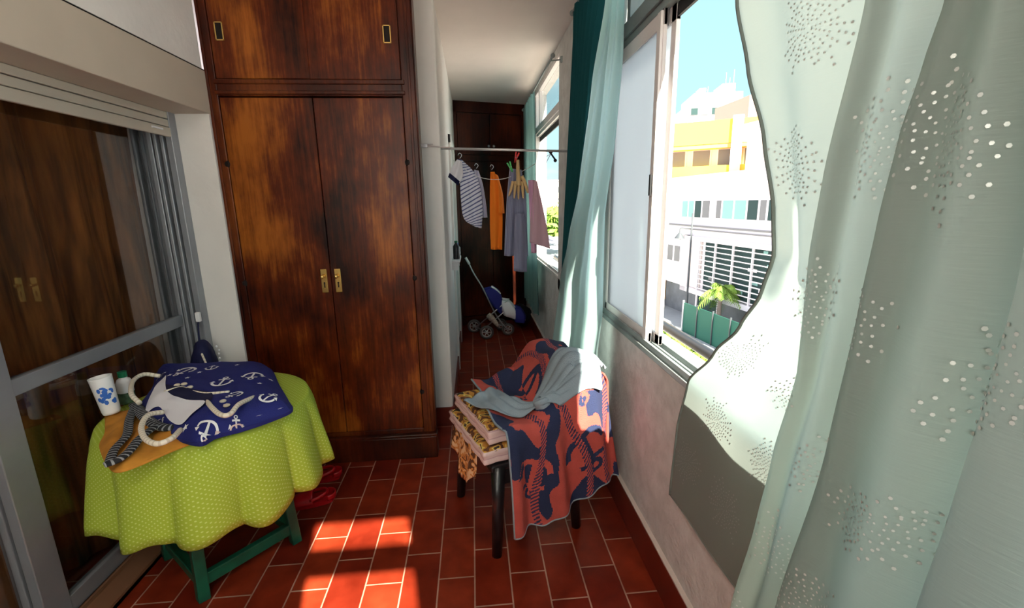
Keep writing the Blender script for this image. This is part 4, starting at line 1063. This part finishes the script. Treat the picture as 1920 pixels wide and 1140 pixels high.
def seatf(Lp, Rp, d0, d1, nm, m_):
    QL = spl([S(px, py) for px, py in Lp], 12); QR = spl([S(px, py) for px, py in Rp], 12)
    def g(u, v):
        i = v*12; j = min(int(i), 11); a = QL[j].lerp(QL[j+1], i-j); b_ = QR[j].lerp(QR[j+1], i-j)
        w_ = min(1, min(u, 1-u)/.12)
        return a.lerp(b_, u)+Vector((0, d0*math.sin(PI*min(max(v, .02), .98))**.4*-1*w_, 0))
    mb = MB().grid(g, 20, 16)
    mb.grid(lambda u, v: g(0, v)+Vector((0, .16*u, 0)), 2, 16); mb.grid(lambda u, v: g(1, v)+Vector((0, .16*u, 0)), 2, 16); mb.grid(lambda u, v: g(u, v)+Vector((0, .16, 0)), 20, 16)
    mb.build(nm, m_, st, smooth=True, solid=.004)
seatf([(905, 545), (925, 575), (940, 590)], [(925, 540), (938, 550), (942, 565)], .03, 0, 'seat_back', 'blue_fab')
seatf([(938, 562), (942, 585), (946, 592)], [(955, 565), (968, 580), (972, 600)], .04, 0, 'seat_panel', 'white_cloth')
seatf([(962, 575), (964, 590), (966, 604)], [(978, 580), (986, 592), (984, 606)], .04, 0, 'footrest', 'blue_fab')
MB().tube(spl([S(921, 537), S(930, 543), S(938, 551)], 8), .012, 8).build('hood_bar', 'white_cloth', st, smooth=True)
MB().tube(spl([S(915, 590, -.03), S(925, 600, -.03), S(935, 612, -.03)], 8), [.03, .035, .038, .035, .03, .028, .025, .02, .015], 8).build('basket', mat('cream net basket', (.55, .45, .38), .8, var=.5, vscale=40), st, smooth=True)
# dark bag on the floor in the corner
mb = MB().sphere((.565, 5.42, .15), .15, 12, 0, (.8, .8, .95))
for v in mb.v: v += Vector((noise.noise(v*9), noise.noise(v*9+Vector((3, 1, 0))), 0))*.03
tag(mb.build('black_bag', 'black_fab', smooth=True), 'black bag on the floor in the corridor corner behind the stroller', 'bag')

# ================================================================== BALCONY RAILING
hr = thing('handrail', (1.0, 2, .84), 'dark metal balcony handrail running outside the near window', 'railing')
MB().tube([(1.0, -1.5, .852), (1.0, 5.5, .846)], .024, 14).build('top_rail', 'rail_dark', hr, smooth=True)
MB().box(.975, .99, -1.5, 5.5, .70, .715).build('lower_rail', 'rail_dark', hr)
mb = MB()
for y in (-1.2, .2, 3.2, 4.8): MB().tube([(.99, y, .84), (.99, y, .55), (.82, y, .50)], .008, 8).build('bracket', 'rail_dark', hr)

# ================================================================== STREET
OFF = 18.498; DV = Vector((-.0959, .9954, 0)); NV_ = Vector((.9954, .0959, 0))
FT = Matrix(((NV_.x, DV.x, 0, 0), (NV_.y, DV.y, 0, 0), (0, 0, 1, 0), (0, 0, 0, 1)))   # local x = distance from our house, y = along the street
GZ = -7.0
struct('ground', MB().box(1.2, 240, -80, 300, GZ-.3, GZ, T=FT), 'street')
struct('ground_promenade', MB().box(1.5, 14.2, -60, 250, GZ, GZ+.02, T=FT), 'sand')
struct('ground_path', MB().box(8.2, 9.4, -60, 250, GZ+.02, GZ+.03, T=FT), 'pinkpath')
# white building ----------------------------------------------------
wb = thing('white_building', tuple(FT @ Vector((OFF+5, 25, GZ))), 'white office building with a louvred glass bay across the street', 'building')
s0, s1 = 6, 34.2
MB().box(OFF, OFF+14, s0, s1, -4.7, 2.4, T=FT).build('wall', 'bwhite', wb)
MB().box(OFF+.6, OFF+14, s0, s1-.3, GZ, -4.7, T=FT).build('ground_floor_wall', 'bgarage', wb)
MB().box(OFF-.35, OFF+2, s0, s1-1.6, 2.35, 3.15, T=FT).build('parapet', 'bwhite', wb)
MB().box(OFF-.02, OFF+.3, s0, s1-1.6, 1.66, 2.35, T=FT).build('upper_band', 'bwarm', wb)
MB().box(OFF-.12, OFF+.2, s0, s1-.1, -.33, -.22, T=FT).box(OFF-.08, OFF+.2, s0, s1-3, -.55, -.48, T=FT).build('string_course', 'bshade', wb)
MB().box(OFF+3.2, OFF+14, s0, 29, 2.4, 5.6, T=FT).box(OFF+2.2, OFF+14, s0, 28.2, 5.2, 6.3, T=FT).build('penthouse', 'bwarm', wb)
for i in range(5):
    a = 26.2-1.7*i
    f_ = MB().box(OFF+3.15, OFF+3.25, a-1.2, a, 2.9, 4.6, T=FT).build('window', 'bshade', wb)
    MB().box(OFF+3.1, OFF+3.16, a-1.1, a-.1, 3.0, 4.5, T=FT).build('pane', 'bglass_light', f_)
cols = ['bglass_light', 'bglass_light', 'bglass', 'bshade', 'bwhite', 'bshade', 'bglass_light', 'bglass_light', 'bglass', 'bshade', 'bglass', 'bglass_light', 'bshade']
a = 31.15
for i, (wd2, c_) in enumerate(zip((.8, .7, .85, .9, .5, .6, 1.1, 1.1, .95, .6, .9, 1.2, 1.2), cols)):
    f_ = MB().box(OFF-.06, OFF+.05, a-wd2, a, .27, 1.50, T=FT).build('window', 'bwhite', wb)
    MB().box(OFF-.08, OFF-.03, a-wd2+.07, a-.07, .33, 1.44, T=FT).build('pane', c_, f_)
    a -= wd2+.06
# louvred bay
MB().box(OFF-.35, OFF+.2, s0, 30.3, -4.95, -4.62, T=FT).box(OFF-.35, OFF+.2, s0, 30.3, -1.25, -.95, T=FT).box(OFF-.35, OFF+.2, 29.5, 30.3, -4.95, -.95, T=FT).build('bay_frame', 'bwhite', wb)
MB().box(OFF-.1, OFF, 28.3, 29.5, -4.6, -1.25, T=FT).build('bay_panel', 'bwarm', wb)
MB().box(OFF-.05, OFF+.05, s0, 27.9, -4.6, -1.25, T=FT).build('bay_glass', 'bglass', wb)
random.seed(11)
for i in range(26):
    a = random.uniform(14, 27.5); z = random.choice([-4.5+.37*k for k in range(9)])
    MB().box(OFF-.07, OFF-.05, a-random.uniform(.3, .9), a, z, z+.2, T=FT).build('bay_pane', random.choice(['bglass_light', 'bglass_light', 'bwhite', 'bshade']), wb)
for k in range(11):
    MB().box(OFF-.30, OFF-.24, s0, 28.3, -4.5+.33*k, -4.44+.33*k, T=FT).build('louvre', 'bwhite', wb)
for k in range(8):
    a = 28.25-1.75*k; MB().box(OFF-.34, OFF-.22, a-.09, a, -4.7, -1.2, T=FT).build('bay_mullion', 'bwhite', wb)
for (a, b_) in ((32.9, 32.0), (31.9, 31.0)):
    f_ = MB().box(OFF-.05, OFF+.05, b_, a, -3.1, -1.75, T=FT).build('window', 'bwhite', wb)
    MB().box(OFF-.07, OFF-.02, b_+.08, a-.08, -3.0, -1.85, T=FT).build('pane', 'bshade', f_)
MB().box(OFF+.5, OFF+.62, 26.9, 29.2, GZ, -5.0, T=FT).build('doorway', 'bglass', wb)
MB().box(OFF+.42, OFF+.5, 26.7, 29.4, -5.0, -4.9, T=FT).box(OFF+.42, OFF+.5, 26.7, 26.9, GZ, -4.98, T=FT).box(OFF+.42, OFF+.5, 29.2, 29.4, GZ, -4.98, T=FT).build('door_frame', 'bwhite', wb)
# green fence
fe = thing('green_fence', tuple(FT @ Vector((OFF-2.6, 22, GZ))), 'dark green mesh fence in front of the white building', 'fence')
MB().box(OFF-2.2, OFF-2.15, 10, 26.6, GZ, GZ+1.95, T=FT).build('mesh_screen', 'bfence', fe)
for k in range(9): a = 26.6-1.6*k; MB().box(OFF-2.27, OFF-2.17, a-.06, a, GZ, GZ+2.1, T=FT).build('post', 'bwhite' if k == 0 else 'iron', fe)
# yellow and orange building ----------------------------------------
yb = thing('yellow_building', tuple(FT @ Vector((OFF+3, 42, GZ))), 'yellow and orange apartment block with balconies behind the white building', 'building')
O0 = FT @ Vector((OFF, 35.4, 0))
ya = math.radians(-33); YT = Matrix.Translation(O0) @ Matrix.Rotation(ya, 4, 'Z')       # local x along the yellow front
MB().box(OFF+.6, OFF+12, 36.2, 46, GZ, 6.8, T=FT).build('wall', 'borange', yb)
MB().box(OFF-.2, OFF+.7, 34.9, 35.9, -1.5, 8.7, T=FT).build('white_tower', 'bwarm', yb)
MB().box(OFF+.1, OFF+.9, 35.3, 36.1, GZ, -1.3, T=FT).build('column', 'borange', yb)
for k, z in enumerate((-3.9, -1.1, 1.7, 4.5)):
    for y_ in (37.0, 39.3, 41.6, 43.6):
        f_ = MB().box(OFF+.5, OFF+.62, y_, y_+1.0, z, z+1.4, T=FT).build('window', 'bshade', yb)
        MB().box(OFF+.46, OFF+.5, y_+.15, y_+.85, z+.1, z+1.3, T=FT).build('pane', 'bglass', f_)
    MB().box(OFF-.3, OFF+.6, 36.0, 38.2, z-1.2, z-.15, T=FT).build('balcony', 'byellow', yb)
MB().box(.3, 14, .2, 8, 3.2, 7.0, T=YT).box(.3, 1.6, .2, 3, -1.5, 3.2, T=YT).build('front_wall', 'bwarm', yb)
for z0_, z1_, xe in ((5.55, 7.2, 8.2), (3.2, 4.0, 8.2), (-.1, 1.05, 1.6), (-3.0, -2.2, 1.6)):
    mm = 'byellow'; MB().box(.3, xe, -1.0, .3, z0_, z1_, T=YT).build('balcony', mm, yb)
    MB().box(.3, xe, -.95, .3, z0_-.3, z0_-.02, T=YT).build('balcony_slab', 'borange', yb)
for z in (4.3, 1.4):
    for k in range(4):
        f_ = MB().box(.8+1.8*k, 2.2+1.8*k, .12, .22, z-.6, z+1.0, T=YT).build('window', 'bwhite', yb)
        MB().box(.9+1.8*k, 2.1+1.8*k, .08, .14, z-.5, z+.9, T=YT).build('pane', 'bshade', f_)
MB().box(5.4, 6.1, -1.2, .2, 1.8, 7.4, T=YT).build('pillar', 'bwarm', yb)
# far pale block on the hill
def FB(px, py, Y): return at(1, Y, px, py)
tw1 = thing('tower_block', tuple(Vector((FB(1345, 240, 95).x, 95, GZ))), 'distant pale apartment block with roof terraces above the yellow building', 'building')
a = FB(1290, 205, 95); b_ = FB(1398, 240, 95)
TT = Matrix.Translation((a.x, 95, 0)) @ Matrix.Rotation(math.radians(-12), 4, 'Z'); W_ = b_.x-a.x
MB().box(0, W_, 0, 14, GZ, a.z+1.0, T=TT).build('wall', 'bwarm', tw1)
MB().box(W_*.1, W_*.85, 1, 12, a.z+1.0, a.z+3.2, T=TT).box(W_*.55, W_*.75, 2, 8, a.z+3.2, a.z+5.0, T=TT).box(W_*.2, W_*.3, 2, 5, a.z+3.2, a.z+4.3, T=TT).build('roof_terrace', 'bwhite', tw1)
for j in range(3):
    for i in range(6):
        f_ = MB().box(W_*(.04+.16*i), W_*(.16+.16*i), -.15, 0, a.z-1.2-2.9*j, a.z+.2-2.9*j, T=TT).build('window', 'bshade', tw1)
        MB().box(W_*(.05+.16*i), W_*(.15+.16*i), -.2, -.14, a.z-1.1-2.9*j, a.z+.1-2.9*j, T=TT).build('pane', ['bglass', 'bglass_light'][(i+j) % 2], f_)
mb = MB()
for x, h in ((.62, 8.5), (.68, 7.5), (.74, 9.0), (.35, 6)): mb.box(W_*x-.08, W_*x+.08, 3, 3.16, a.z+3, a.z+h-1.2, T=TT)
mb.build('antenna', 'bshade', tw1)
c0 = FB(1397, 240, 70)
o = MB().box(c0.x+.3, c0.x+8, 70, 80, GZ, FB(1400, 178, 70).z); tag(o.build('pink_building', mat('salmon render', (.72, .42, .32), .8)), 'distant salmon coloured building at the curtain edge', 'building')
# buildings seen through the far window
for (px0, px1, py, Y, m_, lab) in ((1012, 1034, 355, 120, 'bwhite', 'distant white house seen through the far window, on the left'), (1030, 1052, 340, 140, 'bwarm', 'distant pale house seen through the far window, behind the trees'), (1040, 1075, 372, 100, 'bwhite', 'distant low white building beside the dark teal curtain')):
    a = FB(px0, py, Y); b_ = FB(px1, py, Y)
    t = thing('house', ((a.x+b_.x)/2, Y, GZ), lab, 'house', 'houses seen through the far window')
    MB().box(a.x, b_.x, Y, Y+10, GZ, a.z).build('wall', m_, t)
    for k in range(3): MB().box(a.x+(b_.x-a.x)*(.15+.28*k), a.x+(b_.x-a.x)*(.3+.28*k), Y-.2, Y, a.z-3.2, a.z-1.6).build('window', 'bshade', t)
    MB().box(a.x-.3, b_.x+.3, Y-.3, Y+10, a.z, a.z+.4).build('roof_edge', 'bwarm', t)
# street lamp
LP = at(2, GZ, 1285, 605)
t = thing('street_lamp', (LP.x, LP.y, GZ), 'tall street lamp with a bell shade in front of the white building', 'street lamp')
hz_ = 2*0+at(1, LP.y, 1291, 400).z
MB().tube([(LP.x, LP.y, GZ), (LP.x, LP.y, GZ+1.2), (LP.x, LP.y, hz_)], [.13, .08, .05], 10).build('pole', 'iron', t, smooth=True)
az = at(1, LP.y, 1290, 428).z; ax_ = at(1, LP.y, 1275, 430).x
MB().tube([(LP.x, LP.y, az), (ax_, LP.y, az)], .035, 8).tube([(ax_, LP.y, az), (ax_, LP.y, az-.25)], .03, 8).build('arm', 'iron', t)
MB().lathe((ax_, LP.y, az-.25), [(.04, 0), (.14, -.12), (.30, -.34), (.34, -.42)], 20).build('shade', 'iron', t, smooth=True)
MB().sphere((ax_, LP.y, az-.62), .17, 8).build('globe', 'lamp_glass', t, smooth=True)
# palms
def palm(px, py, h, crown, label, m_, seed, n=26):
    random.seed(seed); b = at(2, GZ, px, py)
    t = thing('palm_tree', (b.x, b.y, GZ), label, 'palm tree', 'street palms')
    MB().tube([(b.x+.05*math.sin(k), b.y, GZ+h*k/8) for k in range(9)], [.17-.008*k for k in range(9)], 10).build('trunk', 'bark', t, smooth=True)
    mb = MB(); c = Vector((b.x, b.y, GZ+h))
    for i in range(n):
        a = 2*PI*i/n+random.uniform(-.2, .2); el = random.uniform(-.5, 1.2); L = crown*random.uniform(.8, 1.1)
        d = Vector((math.cos(a)*math.cos(el), math.sin(a)*math.cos(el), math.sin(el)))
        P = [c+d*(L*k/7)+Vector((0, 0, -L*.75*(k/7)**2.2)) for k in range(8)]
        sdv = d.cross(Vector((0, 0, 1))).normalized()
        mb.tube(P, .015, 4)
        for k in range(1, 8):
            for sg in (1, -1):
                for q_ in (0, .5):
                    p = P[k-1].lerp(P[k], q_+.25); ll = crown*.34*math.sin(PI*min(.95, (k+q_)/8.5))+.05; dd = (P[k]-P[k-1]).normalized()
                    tip = p+sdv*sg*ll*.8+dd*ll*.5-Vector((0, 0, ll*.45)); w_ = dd*.05
                    mb.add([p-w_, p+w_, tip], [(0, 1, 2)])
    mb.build('fronds', m_, t)
    return t
palm(1345, 632, 3.0, 1.5, 'palm tree with green fronds before the white building', 'leaf', 1)
palm(1223, 572, 3.4, 1.5, 'palm tree farther left, before the orange facade', 'leaf', 2)
def shrub(px, py, r, label, seed, m_='leaf', z=GZ, n=260, sq=.6, Y=None):
    random.seed(seed); b = at(2, z, px, py) if Y is None else Vector((at(1, Y, px, py).x, Y, z))
    mb = MB()
    for i in range(n):
        th = random.uniform(0, 2*PI); ph = math.acos(random.uniform(0, 1)); rr = r*random.uniform(.5, 1)
        c = b+Vector((rr*math.sin(ph)*math.cos(th), rr*math.sin(ph)*math.sin(th), rr*sq*math.cos(ph)+.02))
        u = Vector((random.gauss(0, 1), random.gauss(0, 1), random.gauss(0, 1))).normalized(); v = u.orthogonal().normalized(); s_ = r*.16
        mb.add([c-u*s_, c+v*s_*.5, c+u*s_, c-v*s_*.5], [(0, 1, 2, 3)])
    t = thing('shrub' if r < 2 else 'tree', tuple(b), label, 'shrub' if r < 2 else 'tree', 'roadside shrubs' if r < 2 else 'distant trees')
    mb.build('leaves', m_, t)
    MB().tube([(b.x, b.y, z-(0 if r < 2 else 0)), (b.x, b.y, b.z+r*.3)], r*.07, 6).build('trunk', 'bark', t)
    return t
for i, (px, py, r, lab) in enumerate(((1268, 645, 1.0, 'small shrub left of the lamp foot, below the handrail'), (1288, 662, .9, 'shrub below the dark handrail, middle of the planted strip'), (1305, 682, .9, 'shrub nearest the curtain in the planted strip'), (1272, 672, .8, 'low shrub beside the pink path'), (1300, 612, .7, 'yellow green shrub beside the lamp pole foot'), (1245, 625, .8, 'shrub near the window stile in the planted strip'), (1322, 705, .8, 'shrub partly behind the blowing curtain'))):
    shrub(px, py, r, lab, 20+i)
for i, (px, Y, r, z, lab) in enumerate(((1050, 60, 4.5, -3.5, 'bright green tree seen beside the dark teal curtain'), (1030, 75, 4.5, -3.5, 'green tree seen through the far window, in the middle'), (1012, 90, 5, -3.5, 'green tree seen through the far window, on the left'), (1060, 45, 3, -5.5, 'low tree seen under the far window view'))):
    b = at(1, Y, px, 420); 
    t = shrub(px, 420, r, lab, 40+i, 'leaf', b.z-r*.3, 500, .9, Y)
    random.seed(1)
for i, (px, Y, r) in enumerate(((1030, 45, 3),)): pass
# parked scooter at the shopfront
p = at(2, GZ, 1247, 570)-NV_*1.3
t = thing('scooter', (p.x, p.y, GZ), 'dark parked scooter by the grey shopfront', 'scooter')
for dx in (-.5, .5): MB().tube([p+Vector((0, dx, .3))+Vector((0, .25*math.cos(a_), .25*math.sin(a_))) for a_ in [2*PI*i/16 for i in range(16)]], .06, 6, closed=True).build('wheel', 'tyre', t)
MB().box(p.x-.15, p.x+.15, p.y-.5, p.y+.3, GZ+.45, GZ+.8).build('body', 'black_plastic', t, bevel=.05)
MB().tube([p+Vector((0, -.5, .3)), p+Vector((0, -.35, 1.0)), p+Vector((-.3, -.3, 1.1))], .03, 6).build('handlebar', 'black_plastic', t)
# grey street railing along the far pavement
rl = thing('street_railing', tuple(FT @ Vector((OFF-3.4, 33, GZ))), 'grey metal railing along the far pavement left of the lamp', 'railing')
MB().box(OFF-3.5, OFF-3.46, 30.5, 45, GZ+1.0, GZ+1.05, T=FT).box(OFF-3.5, OFF-3.46, 30.5, 45, GZ+.1, GZ+.14, T=FT).build('rail', 'iron', rl)
mb = MB()
for k in range(60): mb.box(OFF-3.49, OFF-3.47, 30.5+.24*k, 30.53+.24*k, GZ, GZ+1.0, T=FT)
mb.build('balusters', 'iron', rl)

# fill light added unseen behind the viewer, shaped as a ceiling lamp
cl_ = thing('added_fill_lamp', (-.3, -.45, CZ), 'added fill light shaped as a round ceiling lamp, unseen behind the viewer', 'lamp')
MB().cyl((-.3, -.45), .16, CZ-.02, CZ-.0005, 32).build('base', 'white_plastic', cl_)
em, en, eb = newmat('glowing fill glass'); eb.inputs['Emission Color'].default_value = (1, .93, .84, 1); eb.inputs['Emission Strength'].default_value = 30; eb.inputs['Base Color'].default_value = (.9, .9, .9, 1)
MB().lathe((-.3, -.45, CZ-.02), [(.15, 0), (.15, -.03), (.12, -.06), (.06, -.075), (0.001, -.08)], 32).build('fill_glow_dome', em, cl_, smooth=True)
